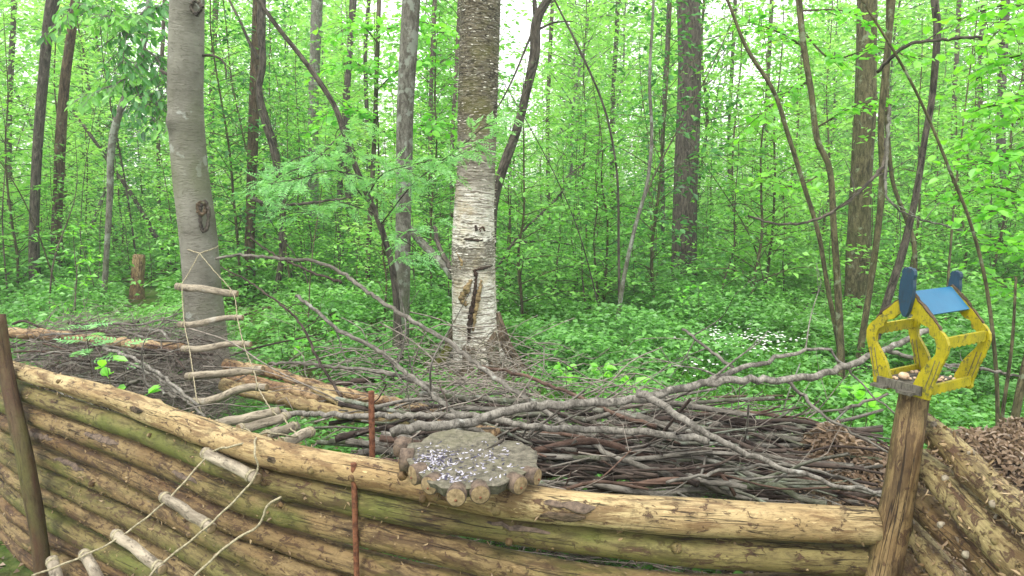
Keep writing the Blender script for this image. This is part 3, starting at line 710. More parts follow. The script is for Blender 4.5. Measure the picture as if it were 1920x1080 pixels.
# big smooth grey tree on the left
grey, gs, go = trunk('grey_tree', 'thick smooth grey trunk on the left that the rope ladder hangs from', 'tree',
    [(352, -40, 56), (349, 100, 60), (348, 200, 61), (356, 320, 63), (370, 430, 66), (380, 540, 68), (390, 660, 76), (404, 790, 82)], 'grey_bark', Y=4.45, seg=28, rough=.02, step=.03, seed=3,
    knots=[(3.6, 3.6, .03, .05), (2.0, 1.5, .02, .05)])
def scar(root, px, py, Y, w_, h_, seed, mat, name='bark_scar', lean=0):
    """raised callus ring of torn bark lying on the trunk"""
    g = np.random.default_rng(seed); mb = MB(); n = 18; ring = []
    for k in range(n + 1):
        a = k / n * 6.283; ring.append(P(px + math.cos(a) * w_ * (1 + g.normal(0, .1)) + lean * math.sin(a), py + math.sin(a) * h_ * (1 + g.normal(0, .06)), Y))
    ring[-1] = ring[0]
    s = spline(ring, .01); tube(mb, s, px2m(3.4, Y) * (1 + g.normal(0, .2, len(s))), 7, False, .2, (), seed); return kid(mb, name, M[mat], root)
scar(grey, 383, 405, 4.33, 8, 28, 1, 'dark_bark'); scar(grey, 378, 390, 4.325, 7, 12, 2, 'brown_bark'); scar(grey, 368, 14, 4.34, 9, 12, 3, 'dark_bark')
def branch_kid(root, pts, Y, r0, r1, mat, name='branch', seg=7):
    """pts (px,py[,Y])"""
    q = [P(p_[0], p_[1], p_[2] if len(p_) > 2 else Y) for p_ in pts]; s = spline(q, .05)
    mb = MB(); tube(mb, s, np.linspace(r0, r1, len(s)), seg, True, .06, (), int(pts[0][0])); kid(mb, name, M[mat], root); return s
branch_kid(grey, [(374, 105), (400, 104), (422, 120), (424, 150)], 4.45, .011, .004, 'dark_bark')
branch_kid(grey, [(325, 145), (312, 138), (300, 132)], 4.45, .016, .008, 'dark_bark')
# slim lichened tree
slim, ss, so = trunk('slim_grey_tree', 'slim straight grey trunk spotted with pale lichen left of the birch', 'tree',
    [(773, -40, 32), (768, 60, 32), (765, 110, 31), (759, 220, 31), (758, 330, 31), (756, 420, 29), (754, 540, 29), (750, 690, 34)], 'slim_bark', base=(752, 700), seg=20, rough=.035, step=.04, seed=4)
# birch
birch, bs, bo = trunk('birch_tree', 'thick birch with peeling white and brown bark in the middle behind the grey slab', 'birch',
    [(902, -60, 72), (900, 30, 72), (897, 130, 72), (895, 230, 72), (893, 320, 70), (889, 400, 75), (888, 480, 81), (889, 560, 84), (892, 620, 92), (895, 655, 108), (897, 690, 150)], 'birch', base=(895, 695), seg=40, rough=.018, step=.025, seed=6, flare=1.35)
BY = gY(895, 695)
def root_flare(px0, py0, px1, py1, Y0, Y1, r0, r1):
    mb = MB(); s = spline([P(px0, py0, Y0), P((px0 * .6 + px1 * .4), py0 * .45 + py1 * .55, (Y0 + Y1) / 2), P(px1, py1, Y1)], .03); tube(mb, s, np.linspace(r0, r1, len(s)), 12, True, .12, (), int(px1)); kid(mb, 'root', M['brown_bark'], birch)
root_flare(925, 590, 1000, 715, BY, BY - .15, .07, .03); root_flare(860, 610, 800, 705, BY, BY - .1, .07, .03); root_flare(885, 640, 870, 730, BY - .12, BY - .45, .09, .04); root_flare(915, 630, 945, 725, BY - .1, BY - .4, .08, .03)
mb = MB(); s = spline([P(845, 645, BY - .1), P(825, 680, BY - .2), P(810, 705, BY - .25)], .02); tube(mb, s, np.linspace(.03, .05, len(s)), 10, True, .2, (), 5); kid(mb, 'moss_patch', M['moss'], birch)
M['paper'] = leaf_mat('papery_birch_bark', (.07, .055, .035), (.38, .33, .25), (.75, .72, .65), .1, .1, .6)
_p = bs[:, :3]; _T, _A, _B = frames(_p)
g = np.random.default_rng(77); C, D, N = [], [], []
for _ in range(1500):
    i = int(g.choice([g.uniform(0, len(_p) - 1), g.uniform(.45, .9) * len(_p)])); a = g.uniform(0, 6.283); nn = _A[i] * math.cos(a) + _B[i] * math.sin(a)
    C.append(_p[i] + nn * bs[i, 3] * 1.0); D.append(np.cross(_T[i], nn) * g.choice([-1, 1]) + nn * g.uniform(.05, .5) + _T[i] * g.normal(0, .15)); N.append(nn + _T[i] * g.normal(0, .5))
mb = MB(); leaves(mb, np.array(C), np.array(D), np.array(N), g.uniform(.015, .05, 1500), g.uniform(.004, .012, 1500), 'hex', -.25, -.2); tag(kid(mb, 'papery_bark', M['paper'], birch, False), kind='stuff')
# fissure and torn bark on the birch, lying on the front of the trunk
def on_birch(px, py, lift=0.):
    """point on the trunk's front surface"""
    c = P(px, py, BY); i = np.argmin(abs(bs[:, 2] - c[2])); cx, r = bs[i, 0], bs[i, 3]; dx = np.clip(c[0] - cx, -r * .98, r * .98)
    return np.array([c[0] * (BY - math.sqrt(max(0, r * r - dx * dx))) / BY, BY - math.sqrt(max(0, r * r - dx * dx)) - lift, c[2]])
def birch_strip(pts, w0, name, mat, seed, lift=.004):
    g = np.random.default_rng(seed); s = spline([on_birch(x, y) for x, y in pts], .012); n = len(s); t = np.linspace(0, 1, n)
    r = np.interp(t, np.linspace(0, 1, len(w0)), w0); s = s + np.c_[g.normal(0, .004, n), np.zeros(n), np.zeros(n)]
    mb = MB(); tube(mb, s + [0, -lift, 0], px2m(r, BY) * .5 * (1 + g.normal(0, .15, n)), 7, True, .15, (), seed); kid(mb, name, M[mat], birch)
M['fissure'] = simple('dark_fissure', (.012, .008, .005), (.05, .03, .018), 40, bump=.9)
M['callus'] = simple('torn_bark', (.07, .045, .02), (.36, .27, .13), 30, (1, 1, .4), bump=1, bd=.01)
birch_strip([(893, 512), (890, 545), (884, 580), (880, 610), (879, 632)], [4, 8, 11, 9, 4], 'bark_fissure', 'fissure', 1)
birch_strip([(903, 520), (897, 548), (891, 580), (887, 612)], [4, 10, 8, 3], 'torn_bark', 'callus', 2)
birch_strip([(884, 520), (873, 540), (866, 555), (876, 566)], [5, 15, 15, 6], 'torn_bark', 'callus', 3, .001)
birch_strip([(893, 512), (890, 503), (903, 499), (924, 496)], [8, 4, 5, 3], 'bark_fissure', 'fissure', 4)
birch_strip([(893, 420), (893, 430)], [4, 5], 'bark_fissure', 'fissure', 5); birch_strip([(899, 432), (904, 423), (909, 431)], [3, 3, 3], 'bark_fissure', 'stick_red', 6)
birch_strip([(850, 452), (875, 446), (900, 448), (926, 443)], [4, 5, 4, 3], 'bark_fissure', 'fissure', 7, -.004)
birch_strip([(858, 470), (866, 490), (862, 505)], [4, 7, 3], 'bark_fissure', 'callus', 8, -.001)

# other trunks
T = trunk
dk, ds, _ = T('dark_tree', 'dark leaning trunk curving up to the right just behind the birch', 'tree', [(1040, -25, 14), (1006, 40, 18), (1003, 100, 19), (990, 160, 16), (970, 240, 17), (945, 310, 18), (928, 370, 17), (922, 430, 18), (918, 560, 20)], 'dark_bark', Y=7.4, seg=12)
branch_kid(dk, [(1005, 30), (1003, 15), (1002, -5)], 7.4, .03, .02, 'dark_bark'); branch_kid(dk, [(1000, 55), (965, 140), (940, 190), (930, 205)], 7.4, .014, .006, 'dark_bark')
branch_kid(dk, [(1010, 55), (1040, 42), (1075, 40)], 7.4, .014, .005, 'dark_bark')
T('dark_tree', 'broad dark rough trunk right of centre in the middle distance', 'tree', [(1290, -40, 40), (1292, 100, 42), (1290, 250, 44), (1284, 400, 44), (1282, 530, 50)], 'dark_bark', base=(1282, 532), seg=16, rough=.06, up=5)
tw, ts_, _ = T('twisted_tree', 'dark twisted bare trunk between the thick grey tree and the slim one', 'tree', [(492, -30, 13), (490, 60, 14), (493, 120, 12), (486, 170, 13), (498, 230, 15), (512, 270, 15), (524, 330, 14), (530, 400, 12), (528, 480, 11), (515, 570, 13)], 'dark_bark', base=(515, 575), seg=10, rough=.12)
branch_kid(tw, [(430, 0), (450, 40), (468, 80), (484, 110)], gY(515, 575), .015, .025, 'dark_bark')
T('reddish_tree', 'slender straight reddish brown trunk beside the dark twisted one', 'tree', [(485, -30, 18), (480, 100, 18), (476, 220, 19), (470, 400, 18), (468, 470, 19)], 'brown_bark', Y=9.8, seg=12, up=4)
T('dark_tree', 'leftmost dark trunk near the left edge of the picture', 'tree', [(108, -40, 22), (92, 40, 18), (82, 140, 17), (72, 250, 16), (66, 360, 16), (64, 460, 18)], 'dark_bark', Y=9.6, seg=12, up=4)
T('birch_tree', 'far thin birch with reddish peeling bark near the left edge', 'birch', [(146, -40, 14), (134, 60, 15), (122, 150, 16), (114, 250, 18), (110, 350, 17), (106, 440, 18)], 'brown_bark', Y=10, seg=12, up=4)
j_, js_, _ = T('bird_cherry', 'crooked slender grey tree with drooping leaves left of the smooth grey tree', 'tree', [(282, -20, 9), (266, 100, 10), (240, 170, 12), (218, 230, 13), (208, 290, 13), (206, 370, 11), (200, 470, 10), (194, 590, 12)], 'slim_bark', base=(194, 600), seg=10, rough=.06)
T('leaning_sapling', 'thin bare stem leaning down to the right behind the crooked grey tree', 'tree', [(118, 190, 4), (160, 240, 6), (205, 305, 7), (250, 370, 8), (290, 440, 10), (322, 500, 12)], 'dark_bark', base=(330, 512), seg=8, up=0)
T('leaning_sapling', 'thin pale stem leaning left of the crooked grey tree', 'tree', [(200, 350, 5), (185, 390, 7), (168, 440, 8), (155, 490, 9)], 'slim_bark', base=(150, 505), seg=8, up=0)
Lr, Ls, _ = T('rowan_tree', 'thin dark curving stem with feathery pale leaves left of the slim lichened trunk', 'rowan', [(470, -20, 7), (520, 50, 8), (575, 120, 9), (628, 200, 10), (650, 270, 10), (680, 345, 11), (712, 420, 11), (735, 500, 12), (745, 590, 13)], 'dark_bark', Y=5.4, seg=10, rough=.05)
m1, _, _ = T('hazel_tree', 'straight olive stem left of the multi stemmed clump behind the feeder', 'hazel', [(1496, -20, 13), (1506, 80, 13), (1522, 180, 13), (1532, 260, 13), (1556, 320, 13), (1563, 420, 14), (1572, 560, 16), (1577, 690, 18)], 'stem_bark', base=(1577, 738), seg=12, rough=.05)
T('hazel_tree', 'thin curved olive stem leaning left in front of the broad dark trunk at right', 'hazel', [(1360, -10, 6), (1400, 90, 8), (1450, 170, 9), (1480, 260, 10), (1508, 350, 10), (1535, 440, 10), (1552, 540, 10), (1575, 660, 12)], 'stem_bark', base=(1582, 715), seg=10, rough=.05)
T('pine_tree', 'thick furrowed grey brown trunk behind the feeder among thin stems', 'tree', [(1625, 60, 34), (1622, 200, 36), (1615, 330, 37), (1610, 450, 40), (1604, 560, 42)], 'stem_bark', base=(1602, 590), seg=16, rough=.05, up=6)
T('hazel_tree', 'olive stem forking above the middle of the clump behind the feeder', 'hazel', [(1672, 20, 12), (1662, 120, 14), (1652, 230, 14), (1655, 330, 15), (1645, 440, 14), (1628, 560, 14), (1608, 690, 16)], 'stem_bark', base=(1606, 715), seg=12, rough=.07)
T('hazel_tree', 'tall dark stem rising in front of the bright leaves above the feeder', 'hazel', [(1751, -20, 15), (1757, 60, 15), (1748, 180, 14), (1734, 260, 13), (1722, 340, 14), (1708, 410, 15), (1690, 480, 17), (1665, 560, 18), (1635, 660, 20)], 'dark_bark', base=(1620, 715), seg=12, rough=.05)
T('hazel_tree', 'thin dark stem ending behind the blue finial of the feeder', 'hazel', [(1664, 130, 10), (1662, 200, 11), (1672, 330, 9), (1695, 400, 9), (1712, 450, 10), (1715, 520, 10), (1700, 640, 11)], 'stem_bark', Y=6.2, seg=10, up=2)
T('hazel_tree', 'pair of thin grey stems leaning right between the birch and the broad dark trunk', 'hazel', [(1225, 10, 6), (1218, 150, 7), (1222, 250, 8), (1214, 340, 8), (1190, 430, 9), (1170, 520, 10), (1155, 625, 12)], 'slim_bark', base=(1155, 630), seg=8)
T('hazel_tree', 'very thin bent stem arching from top centre down toward the thin grey pair', 'hazel', [(1045, 10, 4), (1085, 90, 5), (1125, 180, 5), (1145, 250, 5), (1158, 340, 5), (1160, 460, 6), (1162, 600, 7)], 'dark_bark', base=(1165, 612), seg=8, up=1)
T('hazel_tree', 'thin stem arching across the right side to the lower right', 'hazel', [(1610, -10, 5), (1690, 120, 6), (1740, 220, 6), (1785, 330, 7), (1820, 420, 7), (1850, 540, 8), (1868, 700, 9), (1870, 830, 9)], 'stem_bark', Y=3.4, seg=8, up=1)
T('hazel_tree', 'olive stem at the right edge leaning up from the leaf heap', 'hazel', [(2010, 300, 10), (1975, 480, 13), (1945, 600, 16), (1915, 720, 18), (1892, 850, 20), (1885, 900, 20)], 'stem_bark', Y=3.0, seg=10, up=1)
T('hazel_tree', 'pair of thin twigs rising right of the feeder', 'hazel', [(1905, 520, 5), (1898, 640, 7), (1882, 760, 8), (1868, 860, 8)], 'stem_bark', Y=2.8, seg=8, up=0)
for (x, y0, y1, w_, Y, mm) in [(655, -30, 440, 9, 15, 'dark_bark'), (688, -30, 220, 7, 17, 'dark_bark'), (590, -30, 500, 20, 16, 'slim_bark'), (1150, 60, 430, 8, 19, 'sap_bark'), (1245, 90, 470, 8, 14, 'dark_bark'), (1370, 60, 470, 7, 17, 'sap_bark'), (1440, 20, 470, 8, 16, 'sap_bark'), (300, 60, 460, 7, 17, 'sap_bark'), (640, 240, 480, 11, 13, 'dark_bark'), (400, -20, 440, 10, 18, 'sap_bark'), (20, 20, 450, 9, 16, 'sap_bark'), (1880, -20, 470, 14, 15, 'dark_bark'), (1840, -20, 470, 9, 17, 'sap_bark'), (1790, 60, 470, 8, 18, 'sap_bark'), (810, -20, 480, 8, 15, 'sap_bark'), (1030, 0, 450, 7, 19, 'sap_bark'), (850, 120, 470, 7, 14, 'sap_bark')]:
    T('slender_tree', 'slender far trunk standing among the leafy saplings', 'tree', [(x + 6, y0, w_), (x - 3, (y0 + y1) / 2, w_), (x, y1, w_ * 1.1)], mm, Y=Y, seg=8, up=5, group='slender trunks far back among the leafy saplings', seed=int(x), rough=.06)

# dark fallen trunk leaning behind the birch on its left
def stick_px(name, label, cat, pts, mat, w0, w1, seg=10, group=None, rough=.05, twigs=0, seed=0, tw_len=.3):
    """pts (px,py,Y), widths in picture px at their depth"""
    q = np.array([np.append(P(x, y, Y), px2m(w0 + (w1 - w0) * k / (len(pts) - 1), Y) / 2) for k, (x, y, Y) in enumerate(pts)])
    s = spline(q, .03); s[:, 3] = np.maximum(s[:, 3], .0015); mb = MB()
    g = np.random.default_rng(seed + abs(int(pts[0][0])))
    s[1:-1, :3] += g.normal(0, .0034, (len(s) - 2, 3))
    tube(mb, s[:, :3], s[:, 3], seg, True, rough, [(g.uniform(0, 2), g.uniform(0, 6), .3 * s[:, 3].mean(), s[:, 3].mean()) for _ in range(3)], seed)
    if twigs == 0:
        o = mb.build(name, M[mat]); return tag(o, label, cat, group), s
    root = thing(name, label, cat, tuple(s[0, :3]), group); kid(mb, 'stem', M[mat], root)
    for k in range(twigs):
        i = int(g.uniform(.15, .95) * len(s)); d = unit(s[min(i + 1, len(s) - 1), :3] - s[i - 1, :3]); e = unit(d * .8 + g.normal(0, .6, 3) + [0, 0, .15])
        L = tw_len * g.uniform(.4, 1.2); c = s[i, :3]; e2 = unit(e + g.normal(0, .3, 3))
        tb = MB(); p = spline([c, c + e * L * .5, c + e * L * .5 + e2 * L * .5], .04); r = min(.006, s[i, 3] * .5); tube(tb, p, np.linspace(r, r * .35, len(p)), 5, False, .08, (), k)
        for _ in range(2):
            ii = g.integers(1, len(p)); e3 = unit(e + g.normal(0, .7, 3)); q = p[ii]; tube(tb, spline([q, q + e3 * L * .35], .05), np.linspace(r * .5, r * .2, 3)[:3] if False else r * .3, 4, False)
        kid(tb, 'twig', M[mat], root)
    return root, s
stick_px('leaning_log', 'pale broken log leaning against the birch from the left behind it', 'log', [(770, 430, 7.8), (800, 465, 7.5), (835, 500, 7.2), (850, 520, 7.1)], 'slim_bark', 14, 17)
stick_px('leaning_branch', 'dark spotted branch leaning beside the pale log left of the birch', 'branch', [(815, 425, 7.4), (822, 460, 7.2), (838, 490, 7.0), (848, 510, 6.9)], 'dark_bark', 8, 10)
stick_px('fallen_branch', 'long dark branch lying across the far undergrowth right of the birch', 'branch', [(965, 455, 11), (1030, 452, 11.5), (1080, 462, 12), (1140, 480, 12.5)], 'dark_bark', 5, 3, twigs=3)
stick_px('forked_branch', 'bent dark branch crossing the open woodland right of the birch', 'branch', [(930, 505, 9), (975, 440, 9), (1050, 365, 9.2), (1060, 335, 9.2), (1145, 270, 9.5)], 'dark_bark', 5, 2.5, twigs=5, tw_len=.7)
stick_px('hanging_branch', 'arched dark branch hanging in front of the stems left of the feeder', 'branch', [(1402, 404, 5), (1460, 420, 5), (1530, 412, 5), (1600, 370, 5), (1655, 310, 5.2), (1662, 260, 5.4)], 'dark_bark', 4, 7, twigs=5, tw_len=.3)
stick_px('hanging_branch', 'dark branch arching at upper right toward the right edge', 'branch', [(1645, 135, 5.2), (1700, 85, 5), (1760, 76, 4.9), (1830, 70, 4.8), (1885, 82, 4.7)], 'dark_bark', 7, 4, twigs=4, tw_len=.3)
stick_px('hanging_branch', 'grey looping branch between the clump and the feeder', 'branch', [(1668, 200, 5.2), (1662, 310, 5.1), (1665, 370, 5), (1710, 405, 5), (1805, 432, 5)], 'slim_bark', 6, 3, twigs=3, tw_len=.3)
stick_px('fallen_log', 'dark fallen log lying in the herbs at far left', 'log', [(-20, 517, 10.5), (60, 517, 10.6), (180, 524, 10.8)], 'dark_bark', 12, 10)
stick_px('fallen_log', 'mossy brown log lying in the herbs behind the rope ladder', 'log', [(408, 520, 9.9), (440, 522, 9.8), (476, 528, 9.7)], 'brown_bark', 12, 10)
stick_px('broken_branch', 'crooked branch with twigs standing left of the slim lichened trunk', 'branch', [(470, 372, 8), (520, 385, 7.8), (600, 378, 7.6), (660, 370, 7.4)], 'dark_bark', 7, 3, twigs=4, tw_len=.5)
# stump
st_, s_, _ = T('tree_stump', 'short broken tree stump standing in the herbs left of the smooth grey tree', 'stump', [(261, 478, 20), (260, 500, 22), (258, 530, 22), (257, 556, 26)], 'log_old', base=(257, 560), seg=14, up=0, rough=.12)

# ------------------------------------------------------------------ brush pile
S = stick_px; g0 = 'long sticks heaped in the brush pile'
S('birch_branch', 'long grey birch branch lying over the whole brush pile and rising to the right', 'branch', [(735, 812, 1.95), (800, 800, 2.0), (870, 795, 2.05), (930, 775, 2.1), (1000, 763, 2.12), (1100, 757, 2.15), (1195, 748, 2.2), (1290, 725, 2.25), (1380, 712, 2.3), (1470, 712, 2.35), (1540, 702, 2.4), (1600, 682, 2.45), (1650, 660, 2.5), (1740, 620, 2.6)], 'stick_pale', 20, 11, 16, seed=1)
S('birch_branch', 'forking silvery branch rising left of the feeder from the big grey branch', 'branch', [(1290, 724, 2.28), (1360, 702, 2.35), (1430, 680, 2.4), (1500, 660, 2.45), (1558, 655, 2.5)], 'stick_pale', 13, 5, 10, seed=2, twigs=3)
S('birch_branch', 'silvery branch dropping from the big grey branch to the lower right', 'branch', [(1195, 738, 2.18), (1250, 765, 2.1), (1300, 800, 2.0), (1370, 835, 1.95), (1440, 870, 1.9), (1520, 895, 1.85), (1590, 915, 1.8), (1660, 922, 1.75)], 'stick_pale', 16, 7, 10, seed=3)
S('birch_branch', 'thin side branch bending down in front of the leaf heap', 'branch', [(1470, 712, 2.36), (1510, 745, 2.3), (1540, 775, 2.2), (1600, 812, 2.15), (1668, 850, 2.1)], 'stick', 8, 4, 8, seed=4)
S('birch_branch', 'thin fork reaching right from the silvery branch behind the feeder', 'branch', [(1558, 655, 2.5), (1590, 690, 2.48), (1625, 730, 2.45), (1680, 778, 2.4)], 'stick', 5, 3, 7, seed=5)
S('dead_branch', 'thin grey branch running right below the feeder behind its post', 'branch', [(1660, 655, 2.5), (1720, 675, 2.6), (1800, 686, 2.8), (1860, 696, 3), (1925, 708, 3.1)], 'stick', 9, 5, 8, seed=6, twigs=3)
S('dead_branch', 'long bent grey branch arching from the grey tree down past the birch foot', 'branch', [(405, 485, 3.9), (450, 478, 3.85), (520, 484, 3.7), (590, 490, 3.6), (640, 512, 3.5), (690, 548, 3.4), (750, 588, 3.2), (820, 628, 3.0), (870, 664, 2.9), (905, 690, 2.8), (960, 730, 2.6), (1060, 795, 2.4), (1150, 855, 2.15), (1260, 890, 2.0), (1400, 915, 1.9)], 'stick', 5, 12, 10, seed=7)
S('dead_branch', 'reddish stick slanting down right from the birch foot', 'branch', [(895, 684, 2.9), (980, 705, 2.8), (1080, 742, 2.6), (1150, 775, 2.5), (1230, 800, 2.4)], 'stick_red', 6, 9, 9, seed=8)
S('dead_branch', 'dark bent branch reaching up left toward the rope ladder', 'branch', [(470, 445, 4.0), (500, 468, 3.9), (560, 500, 3.8), (640, 530, 3.6)], 'stick_dark', 3, 5, 7, seed=9)
S('dead_branch', 'pale curved branch rising left of the slim trunk', 'branch', [(555, 555, 3.7), (590, 580, 3.5), (640, 622, 3.3), (700, 650, 3.2), (750, 690, 3.0), (800, 730, 2.8), (850, 770, 2.5), (890, 785, 2.4)], 'stick', 6, 12, 9, seed=10, twigs=6, tw_len=.35)
S('dead_branch', 'silvery branch lying behind the rebar from the ladder to the slab', 'branch', [(500, 772, 2.8), (600, 778, 2.6), (700, 780, 2.45), (800, 780, 2.35), (900, 782, 2.3), (1000, 800, 2.2), (1100, 805, 2.2), (1230, 812, 2.15), (1330, 828, 2.1)], 'stick_pale', 10, 15, 10, seed=11)
S('dead_branch', 'dark branch stretching from the rope ladder to the slim trunk foot', 'branch', [(505, 682, 3.5), (560, 680, 3.4), (620, 688, 3.3), (700, 695, 3.2), (780, 715, 3.0), (860, 745, 2.8)], 'stick', 6, 8, 8, seed=12, twigs=4)
S('dead_branch', 'mossy grey pole lying at the foot of the birch', 'branch', [(790, 738, 2.9), (860, 745, 2.8), (950, 752, 2.7), (1040, 756, 2.6), (1130, 770, 2.5)], 'slim_bark', 12, 10, 9, seed=13)
S('dead_branch', 'short dark pole left of the rebar above the old logs', 'branch', [(615, 722, 3.3), (650, 718, 3.25), (690, 712, 3.2)], 'stick_dark', 9, 11, 9, seed=14)
S('dead_branch', 'sharp pale twig pointing up above the pile near the white flowers', 'branch', [(1280, 618, 3.0), (1330, 655, 2.8), (1375, 690, 2.6)], 'stick', 5, 7, 7, seed=15, twigs=3)
S('dead_branch', 'broken branch lying in the grass left of the feeder post', 'branch', [(1575, 775, 3.0), (1610, 758, 3.0), (1665, 738, 3.0)], 'stick', 8, 5, 8, seed=16)
S('dead_branch', 'thin dark arching twig crossing left of the slim trunk', 'branch', [(415, 500, 3.9), (470, 530, 3.8), (530, 575, 3.6), (565, 610, 3.5), (600, 680, 3.3), (640, 745, 3.1)], 'stick_dark', 3, 6, 7, seed=17, twigs=5)
S('dead_branch', 'grey branch lying low along the top log to the feeder post', 'branch', [(1250, 905, 1.85), (1350, 885, 1.95), (1450, 873, 2.0), (1540, 885, 1.95), (1620, 912, 1.85)], 'stick', 7, 6, 8, seed=18)
S('dead_branch', 'mossy forked branch at the left of the heap before the grey tree', 'branch', [(225, 730, 3.2), (262, 712, 3.15), (285, 728, 3.1), (330, 745, 3.0)], 'stick', 8, 6, 8, seed=19, twigs=3)
S('dead_branch', 'whitish straight stick slanting down under the ladder', 'branch', [(195, 652, 3.5), (250, 672, 3.3), (310, 710, 3.1), (372, 760, 2.9)], 'stick_pale', 7, 6, 8, seed=20)
S('dead_branch', 'second whitish stick lying just below the straight one under the ladder', 'branch', [(230, 672, 3.4), (280, 700, 3.2), (330, 735, 3.05), (385, 782, 2.8)], 'stick_pale', 5, 5, 8, seed=21)
# the stacked old pale logs behind the fence
for k, (lb, pts, w0, w1, mm) in enumerate([
    ('reddish topmost log of the stack right of the grey tree', [(425, 682, 3.7), (520, 702, 3.5), (640, 735, 3.2), (740, 755, 3.0), (830, 775, 2.8)], 22, 17, 'log_old'),
    ('thick brown middle log of the stack right of the grey tree', [(425, 705, 3.6), (520, 728, 3.4), (600, 745, 3.2), (700, 770, 3.0), (830, 790, 2.7)], 28, 20, 'log_old'),
    ('long yellow lower log of the stack right of the grey tree', [(420, 722, 3.4), (500, 742, 3.2), (600, 765, 3.0), (690, 780, 2.8), (800, 790, 2.6)], 26, 22, 'log_top_left'),
    ('old round log with a sawn end behind the grey slab', [(700, 785, 2.8), (800, 796, 2.6), (870, 802, 2.45), (932, 814, 2.3)], 20, 24, 'log_old'),
    ('short pale split log piece lying on the stack', [(590, 728, 3.15), (615, 742, 3.05), (645, 756, 2.95)], 18, 16, 'log_top_left'),
    ('brown rotting log half buried in twigs at far left', [(-10, 622, 4.2), (90, 628, 4.1), (200, 640, 4.0), (345, 654, 3.9)], 22, 18, 'log_old')]):
    S('old_log', lb, 'log', pts, mm, w0, w1, 16, seed=30 + k)
# many pile sticks
def pile_stick(g, k, left=False):
    if left:
        x0 = g.uniform(-40, 330); y0 = g.uniform(596, 740) + max(0, x0 - 150) * .08; dx = min(g.uniform(60, 220), 400 - x0); dy = dx * g.uniform(-.15, .45)
        Y = 4.0 - (y0 - 620) / 130 * .9; Y2 = 4.0 - (y0 + dy - 620) / 130 * .9
    else:
        x0 = g.uniform(575, 1350); y0 = g.uniform(755, 905) + (x0 - 900) * .035; dx = g.uniform(150, 480); dy = dx * g.normal(.10, .09)
        f = lambda y: np.interp(y, [690, 760, 840, 930], [3.2, 2.6, 2.15, 1.82])
        Y, Y2 = f(y0), f(y0 + dy)
        if x0 + dx > 1655: dx = 1655 - x0
        if x0 < 620: Y += .3
    Y += g.uniform(0, .35); Y2 += g.uniform(0, .35)
    a, c = P(x0, y0, Y), P(x0 + dx, y0 + dy, Y2)
    # keep behind the fence
    fy = np.interp(c[0], plan[:, 0], plan[:, 1]) + .09; c[1] = max(c[1], fy); fy = np.interp(a[0], plan[:, 0], plan[:, 1]) + .09; a[1] = max(a[1], fy)
    for e in (a, c): e[2] = min(e[2], .92 if not left else 1.)
    m = (a + c) / 2 + g.normal(0, .03, 3)
    m1_ = (a + m) / 2 + g.normal(0, .018, 3); m2_ = (m + c) / 2 + g.normal(0, .018, 3)
    return spline([a, m1_, m, m2_, c], .05)
for k in range(230):
    g = np.random.default_rng(1000 + k); left = k >= 165
    p = pile_stick(g, k, left); n = len(p); r0 = g.uniform(.004, .013) if g.random() < .7 else g.uniform(.010, .017)
    if left: r0 *= .7
    mb = MB(); tube(mb, p, np.linspace(r0, r0 * g.uniform(.4, .8), n), 7, True, .08, (), k)
    for _ in range(g.integers(1, 5)):
        i = int(g.uniform(.2, .95) * (n - 1)); d_ = unit(p[min(n - 1, i + 1)] - p[max(0, i - 1)]); e_ = unit(d_ * g.uniform(.7, 1.3) + g.normal(0, .45, 3) * [1, 1, .35]); L_ = g.uniform(.06, .4)
        tube(mb, spline([p[i], p[i] + e_ * L_ * .5, p[i] + e_ * L_ + g.normal(0, .12, 3) * L_], .06), r0 * .35, 4, False)
    m = ('stick', 'stick_dark', 'stick_dark', 'stick', 'stick_red' if k % 3 == 0 else 'stick', 'slim_bark')[g.integers(6)]
    mid_ = p[len(p) // 2]; px = 960 + F * mid_[0] / mid_[1]
    wh = 'in the left heap' if left else ('between the rope ladder and the grey slab' if px < 760 else 'right behind the grey slab' if px < 1010 else 'right of the grey slab' if px < 1220 else 'in the middle of the right half of the pile' if px < 1430 else 'beside the leaf heap near the feeder post')
    col_ = {'stick': 'grey', 'stick_dark': 'dark', 'stick_red': 'reddish', 'slim_bark': 'lichen spotted'}[m]; th_ = 'thick' if r0 > .011 else 'medium' if r0 > .0065 else 'thin'
    tag(mb.build('brush_stick', M[m]), f'{th_} {col_} dry stick lying {wh}', 'stick', f'{th_} {col_} sticks {wh}')
def twig_mass(name, label, n, left, seed, zlo, rmin, rmax):
    g = np.random.default_rng(seed); mb = MB()
    for k in range(n):
        p = pile_stick(g, k, left); t0 = g.uniform(0, .6); q = p[int(t0 * len(p)):]; q = q[:max(4, int(len(q) * g.uniform(.3, .9)))]
        q = q + np.array([g.normal(0, .05), g.uniform(-.02, .4), -g.uniform(0, zlo)]); q[:, 2] = np.maximum(q[:, 2], .02)
        if g.random() < .35: q = q + np.outer(np.linspace(0, 1, len(q)) ** 1.5, [0, 0, g.uniform(0, .22)]) + np.outer(np.linspace(0, 1, len(q)), g.normal(0, .1, 3) * [1, 1, .3])
        tube(mb, q, np.linspace(1, .3, len(q)) * g.uniform(rmin, rmax), 4, False)
        for _ in range(3):
            i = g.integers(0, len(q)); e = unit(g.normal(0, 1, 3) * [1, .6, .6] + [.5, 0, .1]); L = g.uniform(.05, .25); bnd = g.normal(0, .25, 3)
            tube(mb, [q[i], q[i] + e * L * .5, q[i] + e * L + bnd * L * .5], np.array([1, .7, .3]) * rmin * .9, 4, False)
    tag(mb.build(name, M['twig']), label, 'twigs', kind='stuff')
twig_mass('brushwood', 'tangle of thin dry twigs filling the long brush pile', 850, False, 77, .5, .0018, .0055)
twig_mass('brushwood', 'tangle of thin dry twigs filling the left heap', 1500, True, 78, .22, .0016, .0042)
